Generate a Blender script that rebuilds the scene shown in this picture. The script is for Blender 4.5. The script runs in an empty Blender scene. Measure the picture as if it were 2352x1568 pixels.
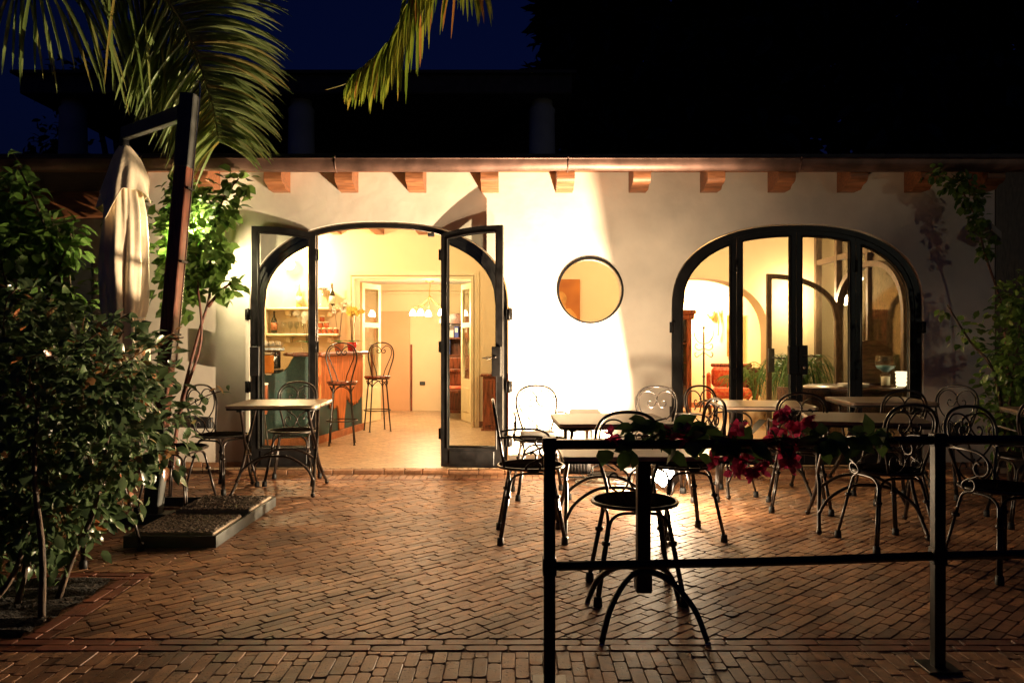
import bpy, math, random
from mathutils import Vector, Matrix
random.seed(7)
R = random.Random(11)
PI = math.pi
sc = bpy.context.scene
COL = sc.collection

# ------------------------------------------------------------------ helpers
def tag(o, label=None, cat=None, group=None, kind=None):
    if label: o['label'] = label
    if cat: o['category'] = cat
    if group: o['group'] = group
    if kind: o['kind'] = kind
    return o

def empty(name, loc=(0, 0, 0), rz=0.0, label=None, cat=None, group=None, kind=None):
    o = bpy.data.objects.new(name, None)
    o.empty_display_size = 0.1
    COL.objects.link(o)
    o.location = loc
    o.rotation_euler = (0, 0, rz)
    return tag(o, label, cat, group, kind)

def smooth_path(pts, n=6):
    P = [Vector(p) for p in pts]
    out = []
    for i in range(len(P) - 1):
        p0 = P[i - 1] if i > 0 else P[i] * 2 - P[i + 1]
        p1, p2 = P[i], P[i + 1]
        p3 = P[i + 2] if i + 2 < len(P) else P[i + 1] * 2 - P[i]
        for k in range(n):
            t = k / n
            out.append(0.5 * ((2 * p1) + (p2 - p0) * t + (2 * p0 - 5 * p1 + 4 * p2 - p3) * t * t
                              + (3 * p1 - p0 - 3 * p2 + p3) * t ** 3))
    out.append(P[-1])
    return out

class MB:
    def __init__(self):
        self.v = []; self.f = []; self.s = []; self.t = []
    def add(self, verts, faces, smooth=False, tint=0.5):
        b = len(self.v)
        self.v.extend([tuple(x) for x in verts])
        for f in faces:
            self.f.append([b + i for i in f]); self.s.append(smooth); self.t.append(tint)
    def box(self, x0, x1, y0, y1, z0, z1, bev=0.0, M=None, tint=0.5):
        if bev <= 0:
            vs = [(x0, y0, z0), (x1, y0, z0), (x1, y1, z0), (x0, y1, z0), (x0, y0, z1), (x1, y0, z1), (x1, y1, z1), (x0, y1, z1)]
            fs = [(0, 3, 2, 1), (4, 5, 6, 7), (0, 1, 5, 4), (1, 2, 6, 5), (2, 3, 7, 6), (3, 0, 4, 7)]
        else:
            b = min(bev, (x1 - x0) * .45, (y1 - y0) * .45, (z1 - z0) * .45)
            def ring(i, z): return [(x0 + i, y0 + b, z), (x0 + b, y0 + i, z), (x1 - b, y0 + i, z), (x1 - i, y0 + b, z),
                                    (x1 - i, y1 - b, z), (x1 - b, y1 - i, z), (x0 + b, y1 - i, z), (x0 + i, y1 - b, z)]
            vs = ring(b * .8, z0) + ring(0, z0 + b) + ring(0, z1 - b) + ring(b * .8, z1)
            fs = [tuple(range(7, -1, -1)), tuple(range(24, 32))]
            for r in range(3):
                for k in range(8):
                    fs.append((r * 8 + k, r * 8 + (k + 1) % 8, r * 8 + 8 + (k + 1) % 8, r * 8 + 8 + k))
        if M is not None: vs = [M @ Vector(p) for p in vs]
        self.add(vs, fs, False, tint)
        return self
    def tube(self, pts, r, sides=8, n=0, cap=True, tint=0.5, flat=None):
        P = smooth_path(pts, n) if n else [Vector(p) for p in pts]
        m = len(P)
        rr = r if callable(r) else (lambda t: r)
        vs = []; prev = None
        for i, p in enumerate(P):
            d = (P[min(i + 1, m - 1)] - P[max(i - 1, 0)])
            if d.length < 1e-9: d = Vector((0, 0, 1))
            d.normalize()
            if prev is None:
                a = Vector((0, 0, 1)) if abs(d.z) < .9 else Vector((1, 0, 0))
                u = d.cross(a).normalized()
            else:
                u = prev - d * prev.dot(d)
                if u.length < 1e-6: u = d.orthogonal()
                u.normalize()
            prev = u
            w = d.cross(u)
            q = rr(i / max(1, m - 1))
            for k in range(sides):
                a = 2 * PI * k / sides
                vs.append(p + u * (q * math.cos(a)) + w * (q * math.sin(a) * (flat or 1)))
        fs = []
        for i in range(m - 1):
            for k in range(sides):
                fs.append((i * sides + k, i * sides + (k + 1) % sides, (i + 1) * sides + (k + 1) % sides, (i + 1) * sides + k))
        if cap:
            fs.append(tuple(range(sides - 1, -1, -1))); fs.append(tuple(range((m - 1) * sides, m * sides)))
        self.add(vs, fs, True, tint)
        return self
    def lathe(self, prof, cx=0, cy=0, cz=0, seg=20, tint=0.5, rf=None, M=None):
        vs = []; n = len(prof)
        for r, z in prof:
            for k in range(seg):
                a = 2 * PI * k / seg
                q = r * (rf(a, z) if rf else 1)
                vs.append(Vector((q * math.cos(a), q * math.sin(a), z)))
        if M is not None: vs = [M @ v for v in vs]
        vs = [(v.x + cx, v.y + cy, v.z + cz) for v in vs]
        fs = []
        for i in range(n - 1):
            for k in range(seg):
                fs.append((i * seg + k, i * seg + (k + 1) % seg, (i + 1) * seg + (k + 1) % seg, (i + 1) * seg + k))
        fs.append(tuple(range(seg - 1, -1, -1))); fs.append(tuple(range((n - 1) * seg, n * seg)))
        self.add(vs, fs, True, tint)
        return self
    def ball(self, c, r, seg=10, sz=1.0, tint=0.5):
        pr = [(max(1e-4, r * math.sin(PI * i / 8)), -r * sz * math.cos(PI * i / 8)) for i in range(9)]
        return self.lathe(pr, c[0], c[1], c[2], seg, tint)
    def leaf(self, p, d, nrm, L, W, tint=0.5, fold=0.25, droop=0.15):
        """a folded pointed oval leaf: p base, d direction, nrm up side"""
        d = d.normalized(); s = d.cross(nrm)
        if s.length < 1e-5: s = d.orthogonal()
        s.normalize(); n = s.cross(d)
        m = lambda t, w, h: p + d * (L * t) + s * (W * w) + n * (L * h)
        f = fold
        vs = [p, m(.28, .40, f * .3), m(.28, 0, 0), m(.28, -.40, f * .3), m(.62, .42, f * .28 - droop * .3),
              m(.62, 0, -droop * .3), m(.62, -.42, f * .28 - droop * .3), m(1, 0, -droop)]
        fs = [(0, 1, 2), (0, 2, 3), (1, 4, 5, 2), (2, 5, 6, 3), (4, 7, 5), (5, 7, 6)]
        self.add(vs, fs, True, tint)
    def strip(self, pts, W, up=Vector((0, 0, 1)), tint=0.5, fold=0.3):
        """long thin blade with a folded midrib, W width function"""
        n = len(pts); vs = []
        for i, p in enumerate(pts):
            d = (pts[min(i + 1, n - 1)] - pts[max(i - 1, 0)]).normalized()
            s = d.cross(up)
            if s.length < 1e-4: s = d.orthogonal()
            s.normalize(); q = s.cross(d)
            w = W * max(.04, (math.sin(PI * min(1, (i / (n - 1)) * .88 + .12)) ** .6))
            vs += [p + s * w * .5 + q * w * fold, p, p - s * w * .5 + q * w * fold]
        fs = []
        for i in range(n - 1):
            fs += [(3 * i, 3 * i + 3, 3 * i + 4, 3 * i + 1), (3 * i + 1, 3 * i + 4, 3 * i + 5, 3 * i + 2)]
        self.add(vs, fs, True, tint)
    def build(self, name, mat, parent=None, loc=None):
        me = bpy.data.meshes.new(name)
        me.from_pydata(self.v, [], self.f)
        me.polygons.foreach_set('use_smooth', self.s)
        at = me.attributes.new('tint', 'FLOAT', 'FACE')
        at.data.foreach_set('value', self.t)
        me.update()
        me.materials.append(mat)
        o = bpy.data.objects.new(name, me)
        COL.objects.link(o)
        if parent is not None: o.parent = parent
        if loc is not None: o.location = loc
        return o

def shape(name, outer, holes, y0, y1, mat, parent=None, M=None, bevel=0.0):
    """outline in the XZ plane with holes, extruded from y0 to y1"""
    cu = bpy.data.curves.new(name, 'CURVE'); cu.dimensions = '2D'; cu.fill_mode = 'BOTH'
    cu.extrude = (y1 - y0) / 2 - bevel
    if bevel: cu.bevel_depth = bevel; cu.bevel_resolution = 1; cu.offset = -bevel
    for lp in [outer] + list(holes):
        sp = cu.splines.new('POLY'); sp.points.add(len(lp) - 1)
        for q, (x, z) in zip(sp.points, lp): q.co = (x, z, 0, 1)
        sp.use_cyclic_u = True
    ob = bpy.data.objects.new('tmp', cu); COL.objects.link(ob)
    dg = bpy.context.evaluated_depsgraph_get()
    me = bpy.data.meshes.new_from_object(ob.evaluated_get(dg))
    bpy.data.objects.remove(ob); bpy.data.curves.remove(cu)
    T = Matrix(((1, 0, 0, 0), (0, 0, -1, (y0 + y1) / 2), (0, 1, 0, 0), (0, 0, 0, 1)))
    me.transform((M @ T) if M is not None else T)
    me.name = name
    me.materials.clear(); me.materials.append(mat)
    o = bpy.data.objects.new(name, me); COL.objects.link(o)
    if parent is not None: o.parent = parent
    return o

def copy_tree(o, parent=None):
    c = o.copy(); COL.objects.link(c)
    if parent is not None: c.parent = parent
    for ch in list(o.children): copy_tree(ch, c)
    return c

F = 1829.0; CAMZ = 1.2
def at(px, py, Y):
    p = F / Y
    return Vector(((px - 1176) / p, Y, CAMZ - (py - 784) / p))

# ------------------------------------------------------------------ materials
def newmat(name):
    m = bpy.data.materials.new(name); m.use_nodes = True
    nt = m.node_tree; nt.nodes.clear()
    out = nt.nodes.new('ShaderNodeOutputMaterial')
    return m, nt, out
def L(nt, a, b): nt.links.new(a, b)

def pbr(name, col, rough=.5, metal=0.0, var=.15, scale=8.0, bump=0.0, bscale=40.0, col2=None, spec=.5, stretch=None, detail=6, dist=.01, coat=0.0, tintvar=0.0, tint_to=None):
    m, nt, out = newmat(name)
    b = nt.nodes.new('ShaderNodeBsdfPrincipled')
    tc = nt.nodes.new('ShaderNodeTexCoord')
    mp = nt.nodes.new('ShaderNodeMapping'); L(nt, tc.outputs['Object'], mp.inputs[0])
    if stretch: mp.inputs['Scale'].default_value = stretch
    nz = nt.nodes.new('ShaderNodeTexNoise'); nz.inputs['Scale'].default_value = scale; nz.inputs['Detail'].default_value = detail
    L(nt, mp.outputs[0], nz.inputs['Vector'])
    mx = nt.nodes.new('ShaderNodeMix'); mx.data_type = 'RGBA'
    c2 = col2 or tuple(max(0, c * (1 - var * 1.6)) for c in col)
    c1 = col if col2 else tuple(min(1, c * (1 + var * .6)) for c in col)
    mx.inputs[6].default_value = (*c2, 1); mx.inputs[7].default_value = (*c1, 1)
    rp = nt.nodes.new('ShaderNodeMapRange'); rp.inputs[1].default_value = .35; rp.inputs[2].default_value = .65
    L(nt, nz.outputs[0], rp.inputs[0]); L(nt, rp.outputs[0], mx.inputs[0])
    colout = mx.outputs[2]
    if tintvar or tint_to:
        an = nt.nodes.new('ShaderNodeAttribute'); an.attribute_name = 'tint'
        m2 = nt.nodes.new('ShaderNodeMix'); m2.data_type = 'RGBA'
        L(nt, an.outputs['Fac'], m2.inputs[0])
        if tint_to:
            L(nt, colout, m2.inputs[6]); m2.inputs[7].default_value = (*tint_to, 1)
        else:
            m2.blend_type = 'MULTIPLY'
        colout = m2.outputs[2]
    L(nt, colout, b.inputs['Base Color'])
    b.inputs['Metallic'].default_value = metal
    rr = nt.nodes.new('ShaderNodeMapRange'); rr.inputs[3].default_value = max(.02, rough - .1); rr.inputs[4].default_value = min(1, rough + .1)
    L(nt, nz.outputs[0], rr.inputs[0]); L(nt, rr.outputs[0], b.inputs['Roughness'])
    b.inputs['Specular IOR Level'].default_value = spec
    b.inputs['Coat Weight'].default_value = coat
    if bump:
        n2 = nt.nodes.new('ShaderNodeTexNoise'); n2.inputs['Scale'].default_value = bscale; n2.inputs['Detail'].default_value = 5
        L(nt, mp.outputs[0], n2.inputs['Vector'])
        bp = nt.nodes.new('ShaderNodeBump'); bp.inputs['Strength'].default_value = bump; bp.inputs['Distance'].default_value = dist
        L(nt, n2.outputs[0], bp.inputs['Height']); L(nt, bp.outputs[0], b.inputs['Normal'])
    L(nt, b.outputs[0], out.inputs[0])
    return m

def leafmat(name, c_dark, c_light, c_odd=None, rough=.35, trans=.3, odd_at=.93):
    m, nt, out = newmat(name)
    an = nt.nodes.new('ShaderNodeAttribute'); an.attribute_name = 'tint'
    cr = nt.nodes.new('ShaderNodeValToRGB')
    cr.color_ramp.elements[0].color = (*c_dark, 1); cr.color_ramp.elements[0].position = 0
    cr.color_ramp.elements[1].color = (*c_light, 1); cr.color_ramp.elements[1].position = odd_at - .04
    if c_odd:
        e = cr.color_ramp.elements.new(odd_at + .01); e.color = (*c_odd, 1)
    L(nt, an.outputs['Fac'], cr.inputs[0])
    tc = nt.nodes.new('ShaderNodeTexCoord')
    nz = nt.nodes.new('ShaderNodeTexNoise'); nz.inputs['Scale'].default_value = 45; L(nt, tc.outputs['Object'], nz.inputs['Vector'])
    hs = nt.nodes.new('ShaderNodeHueSaturation'); L(nt, cr.outputs[0], hs.inputs['Color'])
    mr = nt.nodes.new('ShaderNodeMapRange'); mr.inputs[3].default_value = .7; mr.inputs[4].default_value = 1.3
    L(nt, nz.outputs[0], mr.inputs[0]); L(nt, mr.outputs[0], hs.inputs['Value'])
    b = nt.nodes.new('ShaderNodeBsdfPrincipled'); L(nt, hs.outputs[0], b.inputs['Base Color'])
    b.inputs['Roughness'].default_value = rough
    bp = nt.nodes.new('ShaderNodeBump'); bp.inputs['Strength'].default_value = .3; bp.inputs['Distance'].default_value = .004
    L(nt, nz.outputs[0], bp.inputs['Height']); L(nt, bp.outputs[0], b.inputs['Normal'])
    t = nt.nodes.new('ShaderNodeBsdfTranslucent')
    gm = nt.nodes.new('ShaderNodeGamma'); gm.inputs[1].default_value = .75; L(nt, hs.outputs[0], gm.inputs[0]); L(nt, gm.outputs[0], t.inputs[0])
    mx = nt.nodes.new('ShaderNodeMixShader'); mx.inputs[0].default_value = trans
    L(nt, b.outputs[0], mx.inputs[1]); L(nt, t.outputs[0], mx.inputs[2]); L(nt, mx.outputs[0], out.inputs[0])
    return m

def glassmat(name, tint=(.95, .97, .95), refl=1.0):
    m, nt, out = newmat(name)
    tr = nt.nodes.new('ShaderNodeBsdfTransparent'); tr.inputs[0].default_value = (*tint, 1)
    gl = nt.nodes.new('ShaderNodeBsdfGlossy'); gl.inputs['Roughness'].default_value = .01
    fr = nt.nodes.new('ShaderNodeFresnel'); fr.inputs[0].default_value = 1.5
    ge = nt.nodes.new('ShaderNodeNewGeometry'); io = nt.nodes.new('ShaderNodeMapRange'); io.inputs[3].default_value = 1.5; io.inputs[4].default_value = 1 / 1.5
    L(nt, ge.outputs['Backfacing'], io.inputs[0]); L(nt, io.outputs[0], fr.inputs[0])
    mu = nt.nodes.new('ShaderNodeMath'); mu.operation = 'MULTIPLY'; mu.inputs[1].default_value = refl
    L(nt, fr.outputs[0], mu.inputs[0])
    mx = nt.nodes.new('ShaderNodeMixShader'); L(nt, mu.outputs[0], mx.inputs[0])
    L(nt, tr.outputs[0], mx.inputs[1]); L(nt, gl.outputs[0], mx.inputs[2]); L(nt, mx.outputs[0], out.inputs[0])
    return m

def emit(name, col, s):
    m, nt, out = newmat(name)
    e = nt.nodes.new('ShaderNodeEmission'); e.inputs[0].default_value = (*col, 1); e.inputs[1].default_value = s
    L(nt, e.outputs[0], out.inputs[0])
    return m

def stonemat(name, ca, cb, pit=.5):
    """tumbled travertine: colour per stone, veins, dark pits"""
    m, nt, out = newmat(name)
    tc = nt.nodes.new('ShaderNodeTexCoord')
    an = nt.nodes.new('ShaderNodeAttribute'); an.attribute_name = 'tint'
    mx = nt.nodes.new('ShaderNodeMix'); mx.data_type = 'RGBA'
    mx.inputs[6].default_value = (*ca, 1); mx.inputs[7].default_value = (*cb, 1)
    L(nt, an.outputs['Fac'], mx.inputs[0])
    nz = nt.nodes.new('ShaderNodeTexNoise'); nz.inputs['Scale'].default_value = 22; nz.inputs['Detail'].default_value = 8
    L(nt, tc.outputs['Object'], nz.inputs['Vector'])
    m2 = nt.nodes.new('ShaderNodeMix'); m2.data_type = 'RGBA'; m2.blend_type = 'MULTIPLY'; m2.inputs[0].default_value = 1
    r1 = nt.nodes.new('ShaderNodeMapRange'); r1.inputs[1].default_value = .3; r1.inputs[2].default_value = .7; r1.inputs[3].default_value = .62; r1.inputs[4].default_value = 1.12
    L(nt, nz.outputs[0], r1.inputs[0]); L(nt, mx.outputs[2], m2.inputs[6]); L(nt, r1.outputs[0], m2.inputs[7])
    n2 = nt.nodes.new('ShaderNodeTexNoise'); n2.inputs['Scale'].default_value = 75; n2.inputs['Detail'].default_value = 3; n2.inputs['Roughness'].default_value = .6
    L(nt, tc.outputs['Object'], n2.inputs['Vector'])
    n3 = nt.nodes.new('ShaderNodeTexNoise'); n3.inputs['Scale'].default_value = 9; L(nt, tc.outputs['Object'], n3.inputs['Vector'])
    ad = nt.nodes.new('ShaderNodeMath'); ad.operation = 'MULTIPLY_ADD'; ad.inputs[1].default_value = .35; L(nt, n3.outputs[0], ad.inputs[0]); L(nt, n2.outputs[0], ad.inputs[2])
    r2 = nt.nodes.new('ShaderNodeMapRange'); r2.inputs[1].default_value = .76; r2.inputs[2].default_value = .86; r2.inputs[3].default_value = 1; r2.inputs[4].default_value = 1 - pit
    L(nt, ad.outputs[0], r2.inputs[0])
    n4 = nt.nodes.new('ShaderNodeTexNoise'); n4.inputs['Scale'].default_value = 1.7; n4.inputs['Detail'].default_value = 6; L(nt, tc.outputs['Object'], n4.inputs['Vector'])
    r4 = nt.nodes.new('ShaderNodeMapRange'); r4.inputs[1].default_value = .36; r4.inputs[2].default_value = .60; r4.inputs[3].default_value = .62; r4.inputs[4].default_value = 1.04; L(nt, n4.outputs[0], r4.inputs[0])
    st_ = nt.nodes.new('ShaderNodeMath'); st_.operation = 'MULTIPLY'; L(nt, r2.outputs[0], st_.inputs[0]); L(nt, r4.outputs[0], st_.inputs[1])
    m3 = nt.nodes.new('ShaderNodeMix'); m3.data_type = 'RGBA'; m3.blend_type = 'MULTIPLY'; m3.inputs[0].default_value = 1
    L(nt, m2.outputs[2], m3.inputs[6]); L(nt, st_.outputs[0], m3.inputs[7])
    b = nt.nodes.new('ShaderNodeBsdfPrincipled'); L(nt, m3.outputs[2], b.inputs['Base Color'])
    rr = nt.nodes.new('ShaderNodeMapRange'); rr.inputs[3].default_value = .36; rr.inputs[4].default_value = .72
    L(nt, nz.outputs[0], rr.inputs[0]); L(nt, rr.outputs[0], b.inputs['Roughness'])
    bp = nt.nodes.new('ShaderNodeBump'); bp.inputs['Strength'].default_value = .5; bp.inputs['Distance'].default_value = .004
    hh = nt.nodes.new('ShaderNodeMath'); hh.operation = 'MULTIPLY_ADD'; hh.inputs[1].default_value = .25
    L(nt, nz.outputs[0], hh.inputs[0]); L(nt, r2.outputs[0], hh.inputs[2])
    L(nt, hh.outputs[0], bp.inputs['Height']); L(nt, bp.outputs[0], b.inputs['Normal']); b.inputs['Specular IOR Level'].default_value = .42
    L(nt, b.outputs[0], out.inputs[0])
    return m

def tilefloor(name):
    m, nt, out = newmat(name)
    tc = nt.nodes.new('ShaderNodeTexCoord'); mp = nt.nodes.new('ShaderNodeMapping'); mp.inputs['Rotation'].default_value = (0, 0, math.radians(-38))
    L(nt, tc.outputs['Object'], mp.inputs[0])
    br = nt.nodes.new('ShaderNodeTexBrick'); L(nt, mp.outputs[0], br.inputs['Vector'])
    br.inputs['Color1'].default_value = (.46, .31, .18, 1); br.inputs['Color2'].default_value = (.58, .41, .25, 1); br.inputs['Mortar'].default_value = (.16, .09, .05, 1)
    br.inputs['Scale'].default_value = 1; br.inputs['Brick Width'].default_value = .21; br.inputs['Row Height'].default_value = .06; br.inputs['Mortar Size'].default_value = .0035
    br.inputs['Bias'].default_value = .2
    nz = nt.nodes.new('ShaderNodeTexNoise'); nz.inputs['Scale'].default_value = 14; L(nt, tc.outputs['Object'], nz.inputs['Vector'])
    r1 = nt.nodes.new('ShaderNodeMapRange'); r1.inputs[1].default_value = .3; r1.inputs[2].default_value = .7; r1.inputs[3].default_value = .7; r1.inputs[4].default_value = 1.1
    L(nt, nz.outputs[0], r1.inputs[0])
    m2 = nt.nodes.new('ShaderNodeMix'); m2.data_type = 'RGBA'; m2.blend_type = 'MULTIPLY'; m2.inputs[0].default_value = 1
    L(nt, br.outputs[0], m2.inputs[6]); L(nt, r1.outputs[0], m2.inputs[7])
    b = nt.nodes.new('ShaderNodeBsdfPrincipled'); L(nt, m2.outputs[2], b.inputs['Base Color']); b.inputs['Roughness'].default_value = .38
    bp = nt.nodes.new('ShaderNodeBump'); bp.inputs['Strength'].default_value = .6; bp.inputs['Distance'].default_value = .004; bp.invert = True
    L(nt, br.outputs['Fac'], bp.inputs['Height']); L(nt, bp.outputs[0], b.inputs['Normal'])
    L(nt, b.outputs[0], out.inputs[0])
    return m

M = {}
M['plaster'] = pbr('plaster', (.75, .68, .58), .85, var=.13, scale=1.6, bump=.4, bscale=11, dist=.008, spec=.15, detail=9)
def splash(m):
    nt = m.node_tree; b = [n for n in nt.nodes if n.type == 'BSDF_PRINCIPLED'][0]; src = b.inputs['Base Color'].links[0].from_socket
    tc = nt.nodes.new('ShaderNodeTexCoord'); sp = nt.nodes.new('ShaderNodeSeparateXYZ'); L(nt, tc.outputs['Object'], sp.inputs[0])
    z = nt.nodes.new('ShaderNodeMapRange'); z.inputs[1].default_value = 0; z.inputs[2].default_value = .42; z.inputs[3].default_value = 1; z.inputs[4].default_value = 0; L(nt, sp.outputs[2], z.inputs[0])
    n = nt.nodes.new('ShaderNodeTexNoise'); n.inputs['Scale'].default_value = 5; n.inputs['Detail'].default_value = 8; L(nt, tc.outputs['Object'], n.inputs['Vector'])
    q = nt.nodes.new('ShaderNodeMath'); q.operation = 'MULTIPLY'; L(nt, z.outputs[0], q.inputs[0]); L(nt, n.outputs[0], q.inputs[1])
    x = nt.nodes.new('ShaderNodeMix'); x.data_type = 'RGBA'; x.inputs[7].default_value = (.30, .20, .13, 1); L(nt, q.outputs[0], x.inputs[0]); L(nt, src, x.inputs[6]); L(nt, x.outputs[2], b.inputs['Base Color'])
splash(M['plaster'])
M['plaster_in'] = pbr('interior_plaster', (.82, .68, .44), .85, var=.04, scale=1.5, bump=.12, bscale=30, dist=.004, spec=.2)
M['plaster_or'] = pbr('apricot_plaster', (.74, .45, .26), .85, var=.05, scale=1.5, bump=.12, bscale=30, dist=.004, spec=.2)
M['white'] = pbr('white_paint', (.82, .79, .72), .6, var=.04)
M['cream'] = pbr('cream_joinery', (.80, .68, .42), .45, var=.05)
M['steel'] = pbr('dark_steel', (.009, .008, .008), .40, metal=.0, var=.3, scale=14, spec=.28, bump=.06, bscale=60)
M['iron'] = pbr('bronzed_iron', (.030, .021, .017), .33, metal=.35, var=.35, scale=30, spec=.6, bump=.08, bscale=120, dist=.002)
M['ironB'] = pbr('black_iron', (.014, .012, .012), .42, metal=.2, var=.3, scale=30, spec=.5, bump=.1, bscale=90, dist=.002)
M['rubber'] = pbr('black_rubber', (.012, .012, .012), .6, var=.2)
M['wood'] = pbr('rafter_wood', (.33, .125, .05), .5, var=.4, scale=6, stretch=(1, 8, 8), bump=.2, bscale=14, col2=(.16, .06, .025))
M['mahog'] = pbr('mahogany', (.24, .065, .03), .3, var=.4, scale=5, stretch=(9, 9, 1), bump=.05, coat=.3)
M['teak'] = pbr('umbrella_wood', (.17, .052, .030), .42, var=.35, scale=7, stretch=(14, 14, 1), bump=.1, bscale=30, coat=.15)
M['darkwood'] = pbr('dark_wood', (.07, .025, .014), .35, var=.4, scale=6, stretch=(9, 9, 1), coat=.2)
M['tanwood'] = pbr('tan_wood', (.42, .25, .11), .5, var=.3, scale=3, stretch=(2, 9, 9))
M['boardwood'] = pbr('board_wood', (.20, .11, .05), .5, var=.4, scale=3, stretch=(2, 9, 9))
M['timber'] = pbr('brown_timber', (.13, .085, .05), .5, var=.3, scale=6, stretch=(8, 8, 2))
M['copper'] = pbr('gutter_copper', (.17, .095, .075), .5, metal=.5, var=.3, scale=5, bump=.08, bscale=30)
M['galv'] = pbr('grey_metal', (.085, .09, .085), .5, metal=.4, var=.2, scale=10, bump=.08, bscale=60)
M['top'] = pbr('laminate_top', (.54, .41, .30), .36, var=.14, scale=5, stretch=(3, 30, 3), spec=.5)
M['topShade'] = pbr('shaded_laminate_top', (.20, .135, .095), .5, var=.2, scale=5, stretch=(3, 30, 3), spec=.22)  # darker copy of the table laminate, stands in for dim light
M['fabric'] = pbr('parasol_canvas', (.86, .74, .56), .95, var=.10, scale=5, bump=.5, bscale=26, dist=.010, spec=.03)
M['seatmesh'] = pbr('woven_steel_seat', (.016, .012, .010), .7, spec=.0, metal=.0, var=.5, scale=2, stretch=(60, 2, 2), bump=.7, bscale=4, dist=.004)
M['pebble'] = pbr('pebble_concrete', (.19, .145, .105), .8, var=.9, scale=75, detail=2, bump=1.0, bscale=75, dist=.012)
M['concrete'] = pbr('concrete_edge', (.34, .26, .19), .85, var=.15, scale=25, bump=.4, bscale=60)
M['stone'] = stonemat('tumbled_travertine', (.25, .113, .060), (.62, .310, .152))
M['brick'] = stonemat('red_paver', (.24, .070, .035), (.34, .105, .055), .35)
M['mortar'] = pbr('sand_joint', (.26, .130, .070), .95, var=.4, scale=60, bump=.6, bscale=120)
M['soil'] = pbr('soil', (.025, .016, .01), .95, var=.5, scale=25, bump=1, bscale=50, dist=.03)
M['floor'] = tilefloor('interior_stone_floor')
M['leafH'] = leafmat('hedge_leaf', (.030, .058, .022), (.095, .155, .055), (.30, .10, .03), .30, .20, .972)
M['leafV'] = leafmat('vine_leaf', (.045, .10, .016), (.15, .27, .05), None, .4, .40)
M['leafP'] = leafmat('palm_leaf', (.11, .18, .04), (.30, .38, .12), (.30, .24, .06), .32, .42, .95)
M['leafP2'] = leafmat('yellowing_palm_leaf', (.08, .14, .012), (.26, .27, .03), (.32, .14, .03), .35, .3, .93)
M['leafD'] = leafmat('tree_leaf', (.02, .035, .012), (.04, .06, .02), None, .6, .1)
M['leafI'] = leafmat('houseplant_leaf', (.03, .10, .02), (.10, .22, .05), None, .35, .25)
M['petal'] = leafmat('bougainvillea_bract', (.40, .012, .055), (.66, .03, .13), None, .6, .45)
M['bark'] = pbr('bark', (.12, .075, .045), .85, var=.5, scale=20, stretch=(2, 2, .5), bump=.6, bscale=40)
M['redstem'] = pbr('red_stem', (.13, .04, .022), .6, var=.4, scale=20)
M['rachis'] = pbr('palm_rachis', (.22, .20, .06), .45, var=.2)
M['glass'] = glassmat('window_glass')
M['glassD'] = glassmat('thin_glassware', (.93, .95, .93), 1.6)
M['teal'] = pbr('teal_counter', (.028, .085, .085), .6, var=.5, scale=6, col2=(.016, .045, .05), bump=.1, bscale=20)
M['red'] = pbr('red_upholstery', (.52, .05, .03), .8, var=.5, scale=24, detail=2, col2=(.62, .20, .09))
M['redpot'] = pbr('red_ceramic', (.5, .02, .02), .25, var=.1)
M['majolica'] = pbr('majolica', (.62, .50, .34), .3, var=.6, scale=9, detail=1, col2=(.30, .18, .10))
M['wicker'] = pbr('wicker', (.14, .06, .03), .6, var=.6, scale=5, stretch=(12, 12, 40), bump=.9, bscale=5, dist=.01)
M['orange'] = pbr('orange_juice', (.75, .25, .03), .3, var=.1)
M['chrome'] = pbr('chrome', (.6, .58, .55), .18, metal=1, var=.1)
M['bottle'] = pbr('dark_bottle', (.02, .025, .012), .1, var=.1)
M['bottleL'] = pbr('pale_bottle', (.55, .45, .12), .15, var=.1)
M['label'] = pbr('paper_label', (.75, .68, .52), .7, var=.05)
M['amber'] = pbr('jam', (.42, .10, .03), .25, var=.3)
M['orchid'] = pbr('orchid_petal', (.85, .80, .62), .6, var=.08)
M['orchidY'] = pbr('yellow_orchid_petal', (.85, .62, .12), .6, var=.12)
M['terrac'] = pbr('terracotta', (.45, .17, .07), .7, var=.2, scale=12, bump=.2)
M['blue'] = pbr('blue_card', (.05, .08, .4), .6, var=.1)
M['greenc'] = pbr('green_card', (.1, .3, .1), .6, var=.2)
M['paper'] = pbr('paper', (.8, .77, .7), .8, var=.04)
M['brass'] = pbr('old_brass', (.55, .30, .09), .35, metal=.8, var=.3)
M['art'] = pbr('ochre_canvas', (.62, .22, .04), .8, var=.4, scale=2.2, detail=2, col2=(.30, .09, .02))
M['artL'] = pbr('pale_ochre_paint', (.72, .36, .10), .8, var=.3, scale=5, detail=3)
M['whitecable'] = pbr('pale_cable', (.6, .55, .45), .5, var=.1)
M['candle'] = emit('lit_frosted_glass', (1, .74, .42), 1.5)
M['bulb'] = emit('lit_bulb', (1, .80, .50), 40)
M['flood_lens'] = emit('lit_floodlight_lens', (1, .88, .66), 55)
M['flood_off'] = pbr('unlit_lens', (.5, .42, .3), .15, var=.1)
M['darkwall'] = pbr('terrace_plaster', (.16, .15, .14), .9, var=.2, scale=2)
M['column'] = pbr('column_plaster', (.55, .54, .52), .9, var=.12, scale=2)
M['slate'] = pbr('roof_slab', (.10, .085, .075), .9, var=.2)
M['bluewin'] = pbr('far_window_paint', (.35, .42, .5), .6, var=.1)
M['bluesand'] = pbr('blue_glass_sand', (.15, .35, .42), .4, var=.3)

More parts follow.
